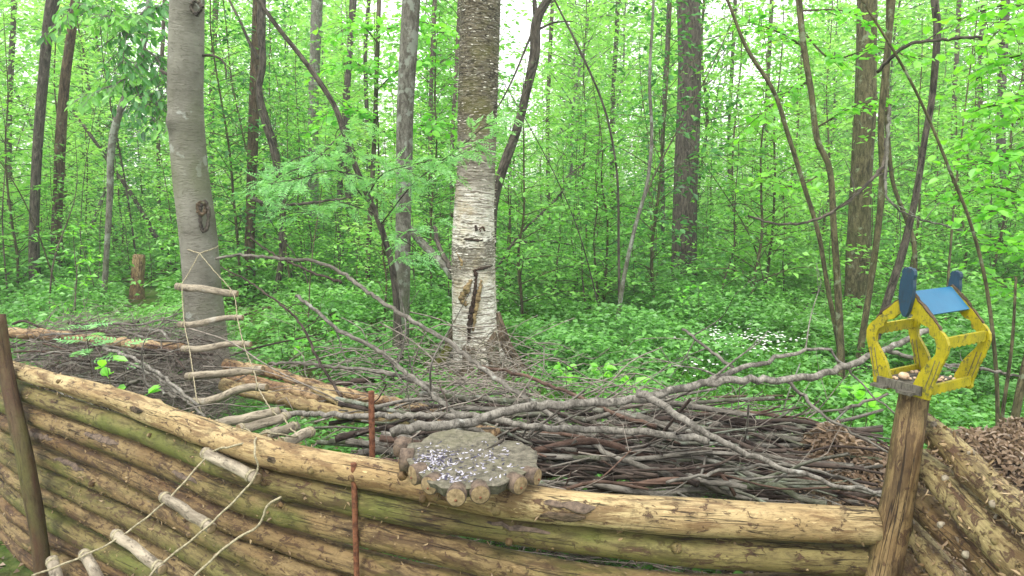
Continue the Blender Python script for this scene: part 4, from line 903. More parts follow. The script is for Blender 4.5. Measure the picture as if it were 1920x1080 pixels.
g = np.random.default_rng(404); mb = MB()
for k in range(300):
    px, py = g.normal(870, 130), g.uniform(640, 770); Y = float(np.interp(py, [640, 700, 770], [5.0, 3.9, 2.75])); c = P(px, py, Y); a = g.normal(0, .7); L = g.uniform(.15, .75)
    d = np.array([math.cos(a) * g.choice([-1, 1]), g.normal(0, .35), g.normal(0, .28)]); k1 = g.normal(0, .12, 3) * L
    q = np.array([c, c + d * L * .35 + k1, c + d * L * .7 + k1 * .3, c + d * L + [0, 0, -.05]]); q[:, 2] = np.maximum(q[:, 2], .03)
    tube(mb, spline(q, .08), .0012 + .0035 * g.random() ** 2, 4, False)
tag(mb.build('brushwood', M['twig']), 'loose thin grey twigs thrown down around the foot of the birch', 'twigs', kind='stuff')
# dark inner heaps that carry the sticks
def heap(name, label, cx, cy, rx, ry, hh_, seed, mat, nleaf, lsz, root_label_cat, ang=0., zt=0, leafmat='litter'):
    g = np.random.default_rng(seed); nu, nv = 44, 14; V = []
    ph = g.uniform(0, 6, 12)
    ca, sa = math.cos(ang), math.sin(ang)
    def h(x, y, r): 
        return hh_ * max(0, 1 - r ** 4) * (1 + .10 * math.sin(x * 9 + ph[0]) * math.sin(y * 11 + ph[1]) + .06 * math.sin(x * 23 + ph[2]) * math.sin(y * 19 + ph[3])) - .03
    pts = []
    for j in range(nv):
        r = j / (nv - 1)
        for i in range(nu):
            a = i / nu * 6.2832; x, y = rx * r * math.cos(a) * (1 + .07 * math.sin(3 * a + ph[4])), ry * r * math.sin(a)
            V.append((cx + x * ca - y * sa, cy + x * sa + y * ca, h(x, y, r)))
    V = np.array(V); i = np.arange(nu); j = (i + 1) % nu; fs = []
    for k in range(nv - 1): fs.append(np.stack([k * nu + i, k * nu + j, (k + 1) * nu + j, (k + 1) * nu + i], -1))
    root = thing(name, label, root_label_cat, (cx, cy, 0)); mb = MB(); mb.add(V, fs); kid(mb, 'mound', M[mat], root)
    a = g.uniform(0, 6.2832, nleaf); r = np.sqrt(g.uniform(0, 1, nleaf)); x, y = rx * r * np.cos(a), ry * r * np.sin(a)
    z = np.array([h(p_, q_, s_) for p_, q_, s_ in zip(x, y, r)]) + g.uniform(0, .035, nleaf)
    C = np.stack([cx + x * ca - y * sa, cy + x * sa + y * ca, z], -1)
    lb = MB(); leaves(lb, C, unit(g.normal(0, 1, (nleaf, 3)) * [1, 1, .5]), unit(g.normal(0, .7, (nleaf, 3)) + [0, 0, 1]), g.uniform(lsz * .5, lsz * 1.3, nleaf), g.uniform(lsz * .25, lsz * .7, nleaf), 'hex', .3, .45)
    tag(kid(lb, 'dead_leaves', M[leafmat], root, False), kind='stuff')
M['earth'] = simple('dark_earth', (.018, .012, .008), (.06, .04, .026), 14)
heap('leaf_heap', 'heap of dry brown leaves between the brush pile and the feeder post', 1.22, 2.33, .46, .40, .69, 5, 'earth', 13000, .030, 'leaf heap')
heap('leaf_heap', 'heap of dry brown leaves behind the right side fence', 2.05, 2.55, .66, .38, .64, 6, 'earth', 13000, .030, 'leaf heap', ang=.1)
heap('twig_heap', 'low mound of dead leaves and twigs under the left heap', -2.75, 3.75, 1.0, .45, .54, 8, 'earth', 3500, .028, 'leaf heap', ang=-.35)
heap('birch_litter', 'ring of dry twigs and leaves around the foot of the birch', -.34, BY - .25, .62, .30, .09, 9, 'earth', 2500, .035, 'leaf litter')
# litter on the ground behind the fence
g = np.random.default_rng(91); n = 14000; x = g.uniform(-4, 4, n); y = g.uniform(1.7, 9, n); C = np.stack([x, y, gz(x, y) + g.uniform(.003, .03, n)], -1)
mb = MB(); leaves(mb, C, unit(g.normal(0, 1, (n, 3)) * [1, 1, .2]), unit(g.normal(0, .35, (n, 3)) + [0, 0, 1]), g.uniform(.02, .06, n), g.uniform(.012, .035, n), 'diamond', .2, .3)
tag(mb.build('leaf_litter', M['litter'], smooth=False), 'brown dead leaves littering the forest floor', 'leaf litter', kind='stuff')

# ------------------------------------------------------------------ ground cover
def herbs(n, x0, x1, y0, y1, hmin, hmax, ls, per, seed, dens=None):
    g = np.random.default_rng(seed); y = np.sqrt(g.uniform(y0 ** 2, y1 ** 2, n)) if y0 > 8 else g.uniform(y0, y1, n)
    x = g.uniform(-1, 1, n) * np.clip(y * .85 + .8, 0, 99) if x0 is None else g.uniform(x0, x1, n)
    # patchy
    pt = np.sin(x * 1.7 + 1) * np.sin(y * 1.3 + .5) + .6 * np.sin(x * 4.1 + y * 2.3)
    keep = g.uniform(-1.4, 1.2, n) < pt + .38; x, y, pt = x[keep], y[keep], pt[keep]; n = len(x)
    h = g.uniform(hmin, hmax, n) * (1 + .3 * np.clip(pt, -1, 1)); top = np.stack([x, y, gz(x, y) + h], -1)
    a = g.uniform(0, 6.28, n)[:, None] + np.arange(per)[None] * (6.2832 / per) + g.normal(0, .25, (n, per))
    D = np.stack([np.cos(a), np.sin(a), g.uniform(-.25, .35, (n, per))], -1)
    C = top[:, None] + D * ls * .15 + g.normal(0, 1, (n, per, 3)) * [ls * .3, ls * .3, ls * .35]
    N = g.normal(0, .3, (n, per, 3)) + [0, 0, 1]
    L = g.uniform(.6, 1.25, (n, per)) * ls; return C.reshape(-1, 3), D.reshape(-1, 3), N.reshape(-1, 3), L.ravel()
mb = MB()
for a in [(13000, None, None, 2.0, 6.2, .04, .24, .052, 6, 1), (17000, None, None, 5.2, 10, .05, .36, .072, 6, 2), (15000, None, None, 9, 18, .06, .60, .115, 6, 3), (14000, None, None, 16, 44, .1, 1.1, .24, 5, 4)]:
    C, D, N, L = herbs(*a)
    g = np.random.default_rng(a[-1] + 50)
    # keep low near the camera side so nothing grows through the fence
    fy = np.interp(C[:, 0], plan[:, 0], plan[:, 1]) + .25; k = (C[:, 1] > fy) & (np.hypot(C[:, 0] + .33, (C[:, 1] - BY + .2) * .8) > .55) & ~((abs(960 + F * C[:, 0] / C[:, 1] - 258) < 34) & (C[:, 1] > 7.6) & (C[:, 1] < 10.2))
    leaves(mb, C[k], D[k], N[k], L[k], L[k] * g.uniform(.42, .7, k.sum()), 'diamond', .2, .12)
tag(mb.build('undergrowth', M['herb'], smooth=False), 'dense low green herbs covering the forest floor', 'undergrowth', kind='stuff')
# grass in the clearing
g = np.random.default_rng(5); n = 26000; x = g.normal(2.3, 1.5, n); y = g.uniform(2.9, 9.0, n); k = (x > -.2); x, y = x[k], y[k]; n = len(x)
C = np.stack([x, y, gz(x, y)], -1); D = unit(np.stack([g.normal(0, .35, n), g.normal(0, .35, n), np.ones(n)], -1)); N = unit(np.stack([g.normal(0, 1, n), g.normal(0, 1, n), np.zeros(n)], -1))
mb = MB(); leaves(mb, C, D, N, g.uniform(.06, .17, n), g.uniform(.004, .009, n), 'diamond', .35, .1)
tag(mb.build('grass', M['grassm'], smooth=False), 'thin bright grass growing in the clearing left of the feeder', 'grass', kind='stuff')
# white wood anemones
mb = MB(); g = np.random.default_rng(8); C = []
for (cx, cy, sx, sy, m) in [(1395, 634, 75, 16, 110), (1450, 642, 60, 14, 50), (1520, 600, 40, 9, 26), (1335, 628, 20, 8, 26), (1000, 560, 60, 14, 14), (1320, 680, 40, 12, 12), (560, 520, 60, 14, 12)]:
    for _ in range(m):
        q = Pz(g.normal(cx, sx * .55), g.normal(cy, sy * .8), .24); C.append(q)
C = np.array(C); n = len(C); q = np.repeat(C, 6, 0); a = np.tile(np.arange(6) * 1.0472, n) + np.repeat(g.uniform(0, 6, n), 6); m = len(q)
D = np.stack([np.cos(a), np.sin(a), np.full(m, .25)], -1); tl = np.repeat(np.c_[g.normal(0, .3, n), g.normal(-.6, .2, n), np.ones(n)], 6, 0)
leaves(mb, q, D, tl, .0125, .009, 'diamond', .05, .1)
tag(mb.build('wood_anemones', M['white'], smooth=False), 'white wood anemone blossoms scattered in the green clearing', 'flowers', kind='stuff')
mb = MB()
for (x, y) in [(1600, 738), (1612, 742), (1626, 743), (1655, 690), (1190, 700)]:
    c = Pz(x, y, .15); a = np.arange(5) * 1.2566; leaves(mb, np.repeat([c], 5, 0), np.stack([np.cos(a), np.sin(a), np.full(5, .2)], -1), np.repeat([[0, -.6, 1.]], 5, 0), .014, .012, 'diamond', 0, .1)
tag(mb.build('yellow_flowers', M['yellowp'], smooth=False), 'small yellow flowers in the grass left of the feeder post', 'flowers', kind='stuff')

# ------------------------------------------------------------------ saplings and forest trees
def gen_tree(seed, h, r0, nb, blen, leaf, per_m, start=.1, el=(.05, .7), tw=.32, crown_top=1., kind='diamond', wide=.62, flat=.35):
    """returns (trunk MB, crown MB): trunk with limbs, crown of leaves laid in flat tiers along twigs"""
    g = np.random.default_rng(seed); tb, cb = MB(), MB()
    k = 7; tp = np.cumsum(np.vstack([[0, 0, 0], np.c_[g.normal(0, .035 * h / k * 2, (k, 2)), np.full(k, h / k)]]), 0)
    s = spline(tp, h / 40); n = len(s); rr = r0 * (1 - .85 * np.linspace(0, 1, n)); tube(tb, s, rr, 8, False, .05, (), seed)
    Cs, Ds, Ns = [], [], []
    for b in range(nb):
        t = start + (crown_top - start) * (b + g.random()) / nb; i = min(n - 1, int(t * n)); az = b * 2.4 + g.normal(0, .4); e = g.uniform(*el)
        L = blen * (1.05 - .75 * t) * g.uniform(.6, 1.15) if t > .35 else blen * g.uniform(.35, .85)
        d = np.array([math.cos(az) * math.cos(e), math.sin(az) * math.cos(e), math.sin(e)])
        p = spline([s[i], s[i] + d * L * .5 + [0, 0, .02 * L], s[i] + d * L + np.array([g.normal(0, .1) * L, g.normal(0, .1) * L, -.12 * L])], max(.08, L / 8))
        br = max(.0025, min(rr[i] * .45, .008 * L + .002)); tube(tb, p, np.linspace(br, br * .25, len(p)), 4, False)
        nt_ = max(2, int(L / (leaf * 1.5)))
        for q in range(nt_):
            f = .15 + .85 * (q + g.random()) / nt_; c = p[min(len(p) - 1, int(f * len(p)))]; sg = 1 if q % 2 else -1
            side = np.cross(d, [0, 0, 1.]); side = side / (np.linalg.norm(side) + 1e-9)
            e_ = unit(d * g.uniform(.3, .9) + side * sg + np.array([0, 0, g.normal(0, flat)])); l = tw * (1.1 - .6 * f) * g.uniform(.5, 1.2) * min(1, L)
            m = max(3, int(l * per_m)); u = (np.arange(m) + g.random(m)) / m
            cc_ = c + e_ * (u * l)[:, None] + g.normal(0, leaf * .25, (m, 3)); Cs.append(cc_)
            lr = np.where(np.arange(m) % 2, 1, -1)[:, None]; pr = np.cross(e_, [0, 0, 1.]); Ds.append(unit(e_ * .5 + pr * lr + g.normal(0, .3, (m, 3)) - [0, 0, .15])); Ns.append(g.normal(0, .32, (m, 3)) + [0, 0, 1.])
    C, D, N = map(np.concatenate, (Cs, Ds, Ns)); m = len(C)
    L = leaf * g.uniform(.6, 1.25, m); leaves(cb, C, D, N, L, L * wide * g.uniform(.8, 1.1, m), kind, .15, .12)
    return tb, cb
def make_proto(name, tmat, cmat, *a, **k):
    tb, cb = gen_tree(*a, **k); tm = tb.mesh('trunk'); tm.materials.append(M[tmat]); cm = cb.mesh('crown', False); cm.materials.append(M[cmat])
    return tm, cm, k.get('h', a[1])
BUSH = [make_proto('bush', 'sap_bark', mm, 10 + i, h, .012, nb, bl, .075, 24, start=.05, tw=.28) for i, (h, nb, bl, mm) in enumerate([(1.6, 22, .7, 'leaf'), (2.4, 30, .85, 'leaf'), (1.2, 16, .6, 'leaf_hazel'), (2.0, 26, .9, 'leaf'), (2.8, 30, .9, 'leaf_dark')])]
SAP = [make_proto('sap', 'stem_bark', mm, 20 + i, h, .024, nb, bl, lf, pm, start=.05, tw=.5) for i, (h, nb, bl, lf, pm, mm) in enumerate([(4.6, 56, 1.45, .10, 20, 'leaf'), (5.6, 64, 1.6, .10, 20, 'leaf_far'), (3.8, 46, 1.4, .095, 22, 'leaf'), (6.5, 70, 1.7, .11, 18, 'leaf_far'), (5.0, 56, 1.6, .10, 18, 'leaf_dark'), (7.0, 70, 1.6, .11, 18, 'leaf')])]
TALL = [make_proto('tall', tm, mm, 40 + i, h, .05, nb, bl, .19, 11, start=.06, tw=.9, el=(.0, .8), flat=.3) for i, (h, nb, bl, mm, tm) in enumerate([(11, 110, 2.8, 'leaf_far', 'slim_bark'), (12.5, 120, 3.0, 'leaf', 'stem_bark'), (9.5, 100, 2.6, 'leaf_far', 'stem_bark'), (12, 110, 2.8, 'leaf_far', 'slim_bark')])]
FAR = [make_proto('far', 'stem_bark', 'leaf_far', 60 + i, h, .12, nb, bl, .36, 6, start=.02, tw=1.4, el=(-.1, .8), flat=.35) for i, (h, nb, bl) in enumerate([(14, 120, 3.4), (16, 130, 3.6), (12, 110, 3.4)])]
COUNT = 0; PLACED = []
def place(proto, x, y, s, name, cat, label, group, rz=None):
    global COUNT; COUNT += 1
    g = np.random.default_rng(5000 + COUNT); tm, cm, h = proto; z = float(gz(x, y))
    root = thing(name, label, cat, (x, y, z - .03), group); PLACED.append((root, name, x, y)); root.rotation_euler = (g.normal(0, .04), g.normal(0, .04), g.uniform(0, 6.28) if rz is None else rz); root.scale = (s, s, s * g.uniform(.92, 1.12))
    for nm, me in (('trunk', tm), ('crown', cm)):
        o = bpy.data.objects.new(nm, me); COL.objects.link(o); o.parent = root
    return root
XG, XB, XF = 380, 890, 1600
def zone(x, y):
    px = 960 + F * x / y
    return ('left of the smooth grey trunk', 'between the smooth grey trunk and the birch', 'between the birch and the feeder', 'behind and right of the feeder')[int(px > XG) + int(px > XB) + int(px > XF)]
g = np.random.default_rng(12)
def clear(x, y, rad):
    px = 960 + F * x / y
    if any(abs(px - a) < b and y < c for a, b, c in ((257, 50, 10.4), (85, 40, 9.6), (470, 22, 9.6), (1285, 38, 10.6), (197, 25, 8.2), (515, 22, 9), (1160, 25, 7.9))): return False
    """keep saplings out of the line between the viewer and the main trunks, and the open clearing"""
    px = 960 + F * x / y
    if y < 6.8 and px < 1750: return False
    if y < 8.3 and 560 < px < 1640 and abs(px - 1380) < 190: return False
    if y < 7.2 and 560 < px < 1640: return False
    return True
def clear2(x, y): 
    px = 960 + F * x / y
    return not (1240 < px < 1560 and y < 8.5) and abs(px - 890) > 70 and abs(px - 370) > 60 and y > 4.6
def scatter(kind, y0, y1, step, protos, name, cat, word, smin, smax, skip=0., half=.86):
    y = y0
    while y < y1:
        x = -half * y - 1
        while x < half * y + 1:
            xx, yy = x + g.uniform(-.45, .45) * step, y + g.uniform(-.45, .45) * step
            if g.random() > skip and clear(xx, yy, 1) and yy > 3 and not (kind == 'bush' and abs(F * xx / yy) > 1000):
                px_ = 960 + F * xx / yy
                if yy < 62 and kind in ('tall', 'far') and any(abs(px_ - c_) < w_ for c_, w_ in ((75, 60), (310, 40), (740, 60), (980, 60), (1390, 60), (1880, 70))):
                    if kind == 'tall' and g.random() < .85: x += step; continue
                    if kind == 'far': place(protos[g.integers(len(protos))], xx, yy, g.uniform(.36, .46), name, cat, '', ''); x += step; continue
                zn = zone(xx, yy)
                place(protos[g.integers(len(protos))], xx, yy, g.uniform(smin, smax) * (.72 if kind == 'sap' and yy > 12 and any(abs(px_ - c_) < w_ for c_, w_ in ((90, 60), (310, 35), (740, 60), (980, 50), (1390, 60), (1880, 60))) else 1), name, cat, word + ' ' + zn, word + 's ' + zn)
            x += step
        y += step * .9
for k in range(105):
    yy = math.sqrt(g.uniform(4.8 ** 2, 10.5 ** 2)); xx = g.uniform(-.82, .82) * yy
    if clear2(xx, yy): place(BUSH[g.integers(4)], xx, yy, g.uniform(.16, .36), 'young_shrub', 'shrub', '', '')
scatter('bush', 9.4, 13, 1.0, BUSH, 'bush', 'bush', '', .7, 1.1, .45)
scatter('sap', 8.0, 9.6, 1.5, SAP[:3], 'sapling', 'sapling', '', .6, .95, .3)
scatter('bush', 6.9, 17, 1.35, BUSH, 'bush', 'bush', 'low bright green bush', .55, 1.1, .38)
scatter('sap', 9.5, 20, 1.75, SAP, 'sapling', 'sapling', 'leafy green sapling', .7, 1.15, .25)
scatter('tall', 18, 36, 3.1, TALL, 'leafy_tree', 'tree', 'tall leafy tree', .8, 1.15, .2)
scatter('far', 36, 62, 6.0, FAR, 'distant_tree', 'tree', 'distant pale green tree', .85, 1.15, .12, .85)

scatter('far', 64, 74, 4.2, FAR, 'distant_tree', 'tree', '', .5, .66, .05, .82)
# bare thin stems among the saplings
for k in range(50):
    yy = math.sqrt(g.uniform(6 ** 2, 15 ** 2)); xx = g.uniform(-.8, .8) * yy; px = 960 + F * xx / yy
    if abs(px - 890) < 60 or abs(px - 365) < 60: continue
    h = g.uniform(1.2, 5.5); lean = g.normal(0, .16, 2); b0 = np.array([xx, yy, float(gz(xx, yy)) - .03])
    s_ = spline([b0, b0 + [lean[0] * h * .3, lean[1] * h * .3, h * .35], b0 + [lean[0] * h * .9 + g.normal(0, .1), lean[1] * h * .8, h * .7], b0 + [lean[0] * h * 1.5, lean[1] * h, h]], .12)
    mb = MB(); r0 = .006 + .003 * h * g.random(); tube(mb, s_, np.linspace(r0, .002, len(s_)), 6, False, .06, (), k)
    root = thing('bare_sapling', '', 'sapling', tuple(b0)); PLACED.append((root, 'bare_sapling', xx, yy)); kid(mb, 'trunk', M[('dark_bark', 'sap_bark', 'stem_bark')[k % 3]], root)
    for q in range(int(h * 1.6)):
        tb = MB(); i = int(g.uniform(.2, .95) * len(s_)); a = g.uniform(0, 6.28); L = g.uniform(.15, .6); d = np.array([math.cos(a), math.sin(a), g.uniform(.2, 1)])
        tube(tb, spline([s_[i], s_[i] + d * L * .5, s_[i] + d * L + [0, 0, .1 * L]], .1), .0022, 4, False); kid(tb, 'twig', M['dark_bark'], root)
# fallen sticks on the open floor
for k in range(46):
    yy = math.sqrt(g.uniform(4.6 ** 2, 13 ** 2)); xx = g.uniform(-.75, .75) * yy; a = g.normal(0, .5); L = g.uniform(.4, 1.6); b0 = np.array([xx, yy, float(gz(xx, yy)) + .12])
    d = np.array([math.cos(a), math.sin(a), g.uniform(-.02, .18)]); m_ = np.cross(d, [0, 0, 1.])
    s_ = spline([b0, b0 + d * L * .5 + m_ * g.normal(0, .05) + [0, 0, .05], b0 + d * L], .08); mb = MB(); tube(mb, s_, np.linspace(.014, .005, len(s_)), 6, True, .1, (), k)
    o = mb.build('fallen_stick', M[('stick_dark', 'brown_bark', 'stick')[k % 3]]); tag(o, '', 'stick'); PLACED.append((o, 'fallen_stick', xx, yy))
# what each of them stands beside, and how far back
LM = [(65, 'the leftmost dark trunk'), (112, 'the reddish far birch'), (205, 'the crooked grey tree'), (362, 'the smooth grey tree'), (474, 'the reddish trunk'), (520, 'the twisted trunk'), (690, 'the dark rowan stem'),
      (757, 'the slim lichened trunk'), (890, 'the white birch'), (965, 'the dark curved trunk'), (1170, 'the thin grey pair'), (1285, 'the broad dark trunk'), (1540, 'the curved olive stems'), (1612, 'the furrowed trunk'), (1745, 'the bird feeder'), (1880, 'the right edge')]
KIND = {'bush': 'low bright bush', 'young_shrub': 'tiny leafy shrub', 'sapling': 'leafy green sapling', 'leafy_tree': 'tall leafy tree', 'distant_tree': 'distant pale tree', 'bare_sapling': 'thin bare stem', 'fallen_stick': 'fallen stick'}
ORD = ['frontmost', 'second', 'third', 'fourth', 'fifth', 'sixth', 'seventh', 'eighth', 'ninth', 'tenth', 'eleventh', 'twelfth', 'thirteenth', 'fourteenth', 'fifteenth', 'sixteenth', 'seventeenth', 'eighteenth', 'nineteenth', 'twentieth'] + ['number ' + str(q) for q in range(21, 60)]
bk = {}
for o, nm, x, y in PLACED:
    px = 960 + F * x / y; q = min(LM, key=lambda l: abs(l[0] - px)); sd_ = 'left' if px < q[0] else 'right'
    bk.setdefault((nm, q[1], sd_), []).append((y, o))
for (nm, lm, sd_), v in bk.items():
    v.sort(key=lambda e: e[0])
    for k, (y, o) in enumerate(v):
        o['label'] = f'{KIND[nm]} just {sd_} of {lm}' + (f', {ORD[k]} from the viewer' if len(v) > 1 and k else (', nearest the viewer' if len(v) > 1 else ''))
        o['group'] = {'bush': 'bushes', 'young_shrub': 'tiny shrubs', 'sapling': 'leafy saplings', 'leafy_tree': 'tall leafy trees', 'distant_tree': 'distant trees', 'bare_sapling': 'bare stems', 'fallen_stick': 'fallen sticks'}[nm] + ' in the woodland'
for i_, (px_, o) in enumerate(sorted((960 + F * o.location.x / o.location.y, o) for o in bpy.data.objects if o.name.startswith('slender_tree')) if False else []): pass
sl = sorted([o for o in bpy.data.objects if o.name.startswith('slender_tree')], key=lambda o: o.location.x / o.location.y)
for o in sl:
    px = 960 + F * o.location.x / o.location.y; q = min(LM, key=lambda l: abs(l[0] - px)); sb = sum(1 for p_ in sl if min(LM, key=lambda l: abs(l[0] - (960 + F * p_.location.x / p_.location.y))) == q)
    o['label'] = f"slender far trunk {'left' if px < q[0] else 'right'} of {q[1]}" + (f', {(960 + F * o.location.x / o.location.y < 640) and "farther left" or "farther right"} of two' if sb > 1 and q[0] == 690 else (' beyond its closest neighbour' if sb > 1 and o.location.y > 15.5 else ''))
# ------------------------------------------------------------------ near leafy sprays that belong to nearby trees
def pinnate(mb, c, d, n, L, g, k=6):
    """rowan leaf: paired leaflets along a rachis"""
    d = unit(d); n = unit(n - d * n.dot(d)); s = np.cross(d, n); ts = np.linspace(.2, .95, k)
    ax = c + d[None] * (ts * L)[:, None] - n[None] * (ts ** 2 * L * .25)[:, None]
    C = np.vstack([ax, ax, ax[-1:]]); D = np.vstack([d * .45 + s[None].repeat(k, 0), d * .45 - s[None].repeat(k, 0), d[None]]) + g.normal(0, .08, (2 * k + 1, 3))
    N = n[None] + g.normal(0, .18, (2 * k + 1, 3)); ll = np.concatenate([np.tile(L * .36 * np.sin(ts * 2.2 + .5), 2), [L * .3]])
    leaves(mb, C, D, N, ll, ll * .34, 'diamond', .12, .15)
    p = np.array([c, (c + ax[k // 2]) / 2, ax[-1]]); tube(mb, p, .0008, 3, False)
def spray_branch(root, pts, r0, bark, leafm, kind, dens, size, seed, side=.25):
    """pts (px,py,Y): a real branch with twigs and leaves"""
    g = np.random.default_rng(seed); s = spline([P(*p_) for p_ in pts], .04); n = len(s)
    tb, lb = MB(), MB(); tube(tb, s, np.linspace(r0, r0 * .3, n), 6, True, .05, (), seed)
    m = int(dens * n * .04 * (1.25 if kind == 'rowan' else 2.3)) + (1 if kind == 'rowan' else 3)
    for k in range(m):
        f = .08 + .92 * (k + g.random()) / m; i = min(n - 2, int(f * n)); d = unit(s[i + 1] - s[i]); sd_ = unit(np.cross(d, [0, 0, 1.]) + 1e-6) * (1 if k % 2 else -1)
        e = unit(d * .6 + sd_ * g.uniform(.4, 1) + np.array([0, 0, g.normal(0, .25)])); l = side * g.uniform(.3, 1.1)
        q = np.array([s[i], s[i] + e * l * .5, s[i] + e * l + [0, 0, -.12 * l]]); tube(tb, q, [r0 * .35, r0 * .25, r0 * .12], 4, False)
        if kind == 'rowan':
            for u in np.arange(.2, 1.05, .2): pinnate(lb, s[i] + (q[2] - s[i]) * u, unit(e + g.normal(0, .45, 3)), np.array([g.normal(0, .3), g.normal(-.2, .3), 1.]), size * g.uniform(.7, 1.15), g)
        else:
            mm = max(3, int(l / size * 1.7)); u = (np.arange(mm) + g.random(mm)) / mm; C = s[i] + (q[2] - s[i]) * u[:, None] + g.normal(0, size * .25, (mm, 3))
            pr = np.cross(e, [0, 0, 1.]) * np.where(np.arange(mm) % 2, 1, -1)[:, None]
            dn = .15 if kind != 'droop' else 1.1
            D = unit(e * .5 + pr + g.normal(0, .3, (mm, 3)) - [0, 0, dn]); N = g.normal(0, .35, (mm, 3)) + ([0, -.25, 1.] if kind != 'droop' else [0, -.8, .4])
            L = size * g.uniform(.55, 1.2, mm); leaves(lb, C, D, N, L, L * (.8 if kind == 'round' else .45), 'hex', .15, .12)
    kid(tb, 'branch', M[bark], root); kid(lb, 'foliage', M[leafm], root, False)
for k, pts in enumerate([[(620, 290, 5.2), (560, 295, 4.9), (510, 325, 4.7), (470, 350, 4.5)], [(640, 250, 5.2), (590, 300, 4.8), (530, 330, 4.6), (480, 372, 4.4)], [(672, 330, 5.2), (620, 320, 4.8), (560, 335, 4.5), (500, 345, 4.4)],
                         [(690, 365, 5.2), (720, 325, 4.8), (790, 305, 4.6), (850, 290, 4.5)], [(715, 420, 5.2), (770, 350, 4.8), (820, 310, 4.6), (870, 285, 4.5), (925, 250, 4.5)], [(830, 300, 4.6), (870, 270, 4.5), (905, 240, 4.4), (945, 215, 4.4)],
                         [(650, 270, 5.2), (690, 300, 5.0), (740, 310, 4.9), (780, 330, 4.8)], [(700, 400, 5.2), (640, 380, 4.9), (590, 395, 4.7), (540, 400, 4.6)], [(735, 490, 5.3), (780, 470, 5.0), (745, 440, 4.9), (800, 430, 4.8)], [(700, 390, 5.3), (660, 340, 5.1), (630, 250, 5.0), (690, 225, 5)]]):
    spray_branch(Lr, pts, .006, 'dark_bark', 'leaf_rowan', 'rowan', 9, .105, 600 + k, .17)
for k, pts in enumerate([[(275, 60, 7.2), (240, 40, 6.9), (200, 30, 6.6)], [(270, 90, 7.2), (300, 120, 7), (318, 200, 6.9)], [(262, 120, 7.2), (230, 150, 6.9), (160, 180, 6.7)], [(278, 20, 7.2), (320, 10, 7), (350, 60, 6.9)], [(240, 170, 7.2), (290, 190, 7), (330, 240, 6.8)], [(278, 10, 7.2), (240, 60, 6.9), (230, 120, 6.8)], [(270, 40, 7.2), (150, 10, 6.8), (100, 60, 6.6)], [(270, 100, 7.2), (255, 160, 7), (290, 230, 6.8)]]):
    spray_branch(j_, pts, .012, 'slim_bark', 'leaf_dark' if k % 2 else 'leaf', 'droop', 14, .10, 620 + k, .35)
for k, pts in enumerate([[(1506, 60, 6.2), (1560, 110, 6), (1640, 90, 5.8), (1720, 110, 5.6)], [(1510, 90, 6.2), (1460, 60, 6), (1400, 40, 5.8)], [(1530, 240, 6.2), (1600, 200, 6), (1660, 180, 5.8)], [(1500, 20, 6.2), (1580, 20, 6), (1650, 50, 5.7)], [(1520, 150, 6.2), (1470, 180, 6), (1420, 220, 5.8)], [(1550, 320, 6.2), (1490, 350, 6), (1440, 330, 5.8)]]):
    spray_branch(m1, pts, .010, 'stem_bark', 'leaf_hazel', 'round', 9, .075, 640 + k, .3)
hz, _, _ = T('hazel_tree', 'leafy hazel with broad rounded leaves filling the right edge of the picture', 'hazel', [(1990, -20, 14), (1960, 150, 15), (1950, 300, 16), (1960, 500, 17), (1965, 700, 18)], 'stem_bark', Y=4.2, seg=10, up=2)
for k, pts in enumerate([[(1960, 150, 4.2), (1900, 190, 4.1), (1850, 200, 4.0)], [(1950, 260, 4.2), (1880, 300, 4.1), (1820, 310, 4.0)], [(1955, 330, 4.2), (1900, 380, 4.1), (1850, 400, 4.0)], [(1955, 450, 4.2), (1910, 470, 4.1), (1870, 450, 4.0)], [(1965, 60, 4.2), (1900, 40, 4.1), (1840, 90, 4)], [(1950, 220, 4.2), (1880, 230, 4.2), (1800, 270, 4.3)], [(1960, 20, 4.2), (1880, 10, 4.3), (1790, 40, 4.4)], [(1955, 380, 4.2), (1860, 350, 4.4), (1790, 370, 4.6)], [(1950, 100, 4.2), (1890, 110, 4.3), (1830, 150, 4.5)], [(1958, 520, 4.2), (1900, 540, 4.3), (1860, 520, 4.4)]]):
    spray_branch(hz, pts, .007, 'stem_bark', 'leaf_hazel', 'round', 16, .06, 660 + k, .24)
mid, _, _ = T('lime_sapling', 'bright yellow green leafy sapling between the slim trunk and the twisted one', 'sapling', [(712, -40, 8), (706, 150, 8), (700, 300, 9), (690, 480, 10)], 'sap_bark', Y=9.5, seg=8, up=2)
for k, pts in enumerate([[(706, 150, 9.5), (670, 120, 9.2), (620, 125, 9)], [(706, 170, 9.5), (750, 130, 9.3), (810, 110, 9)], [(703, 230, 9.5), (650, 200, 9.2), (600, 220, 9)], [(703, 250, 9.5), (760, 240, 9.3), (830, 230, 9)], [(708, 80, 9.5), (670, 40, 9.2), (640, 60, 9)], [(708, 60, 9.5), (780, 40, 9.2), (840, 60, 9)]]):
    spray_branch(mid, pts, .012, 'sap_bark', 'leaf_hazel', 'round', 9, .11, 680 + k, .5)
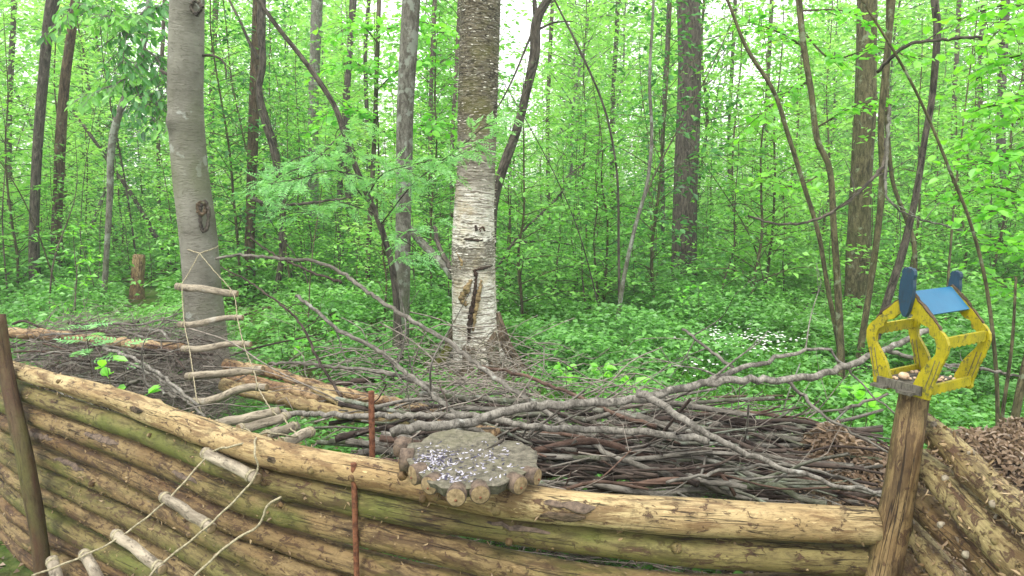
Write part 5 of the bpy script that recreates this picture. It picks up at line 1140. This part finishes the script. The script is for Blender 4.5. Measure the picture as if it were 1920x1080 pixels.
# small rowan seedlings in and before the brush
def seedling(name, label, px, py, Y, h, n, kind, seed, z0=None):
    g = np.random.default_rng(seed); top = P(px, py, Y); base = top - [0, 0, h]; root = thing(name, label, 'seedling', tuple(base)); tb, lb = MB(), MB()
    s = spline([base, base + [.01, 0, h * .5], top], .03); tube(tb, s, np.linspace(.003, .0015, len(s)), 5)
    for k in range(n):
        f = .55 + .45 * (k + 1) / n; c = s[min(len(s) - 1, int(f * len(s)))]; a = k * 2.4
        d = np.array([math.cos(a), math.sin(a), .3])
        if kind == 'rowan': pinnate(lb, c, d, np.array([0, -.3, 1.]), .13 * g.uniform(.8, 1.1), g)
        else:
            m = 3; leaves(lb, np.repeat([c + d * .03], m, 0), d + g.normal(0, .4, (m, 3)), g.normal(0, .2, (m, 3)) + [0, -.3, 1.], .06 * g.uniform(.7, 1.2, m), .04, 'hex')
            tube(lb, [c, c + d * .015, c + d * .03], .001, 3, False)
    kid(tb, 'stem', M['stem_bark'], root); kid(lb, 'foliage', M['leaf_rowan' if kind == 'rowan' else 'leaf_hazel'], root, False)
seedling('rowan_seedling', 'young rowan shoot with feathery leaves growing on the left heap', 160, 612, 3.55, .5, 9, 'rowan', 1)
seedling('rowan_seedling', 'small rowan shoot just right of the feathery one on the left heap', 225, 640, 3.5, .4, 5, 'rowan', 2)
seedling('green_seedling', 'tiny round leaved shoot in front of the left heap', 200, 678, 3.1, .4, 4, 'hex', 3)
seedling('green_seedling', 'tiny leafy shoot between the left heap and the top log', 265, 745, 2.75, .3, 4, 'hex', 4)
for k, (x, y, Y) in enumerate([(1280, 540, 7.5), (1310, 535, 7.2), (1600, 730, 3.6), (1625, 745, 3.5), (1060, 690, 4.2), (1130, 690, 4.0), (1190, 715, 3.7), (620, 600, 5.5), (560, 640, 4.8)]):
    seedling('maple_seedling', 'broad leaved seedling standing above the low herbs', x, y, Y, .22 if Y < 5 else .5, 6, 'hex', 20 + k)
    bpy.data.objects[-1] if False else None
for o in bpy.data.objects:
    if o.name.startswith('maple_seedling'): o['group'] = 'broad leaved seedlings above the low herbs'

# ------------------------------------------------------------------ soft air between the trees
mb = MB(); x0, x1, y0, y1, z0, z1 = -82, 82, -12, 84, -2, 24
V = [(x, y, z) for z in (z0, z1) for y in (y0, y1) for x in (x0, x1)]
mb.add(V, np.array([[0, 2, 3, 1], [4, 5, 7, 6], [0, 1, 5, 4], [2, 6, 7, 3], [0, 4, 6, 2], [1, 3, 7, 5]]))
hm = bpy.data.materials.new('haze'); hm.use_nodes = True; t_ = hm.node_tree; t_.nodes.clear(); o_ = t_.nodes.new('ShaderNodeOutputMaterial'); v_ = t_.nodes.new('ShaderNodeVolumePrincipled')
v_.inputs['Density'].default_value = .0028; v_.inputs['Color'].default_value = (.93, .97, 1, 1); t_.links.new(v_.outputs[0], o_.inputs['Volume'])
tag(mb.build('haze', hm, smooth=False), 'thin pale humid air between the trees', kind='stuff')

# sticks and seedlings that would share a label are told apart by how far back they lie
same = {}
for o in bpy.data.objects:
    if o.name.startswith(('brush_stick', 'maple_seedling')): same.setdefault(o['label'], []).append(o)
for lb, v in same.items():
    if len(v) < 2: continue
    dist = lambda o: min((Vector(c)[1] for c in o.bound_box)) if o.type == 'MESH' else o.location.y
    v.sort(key=dist)
    for k, o in enumerate(v):
        o['label'] = lb.replace('dry stick lying', 'stick').replace('in the middle of the right half of the pile', 'mid right in the pile') + (', nearest the viewer' if k == 0 else f', {ORD[k]} from the viewer')
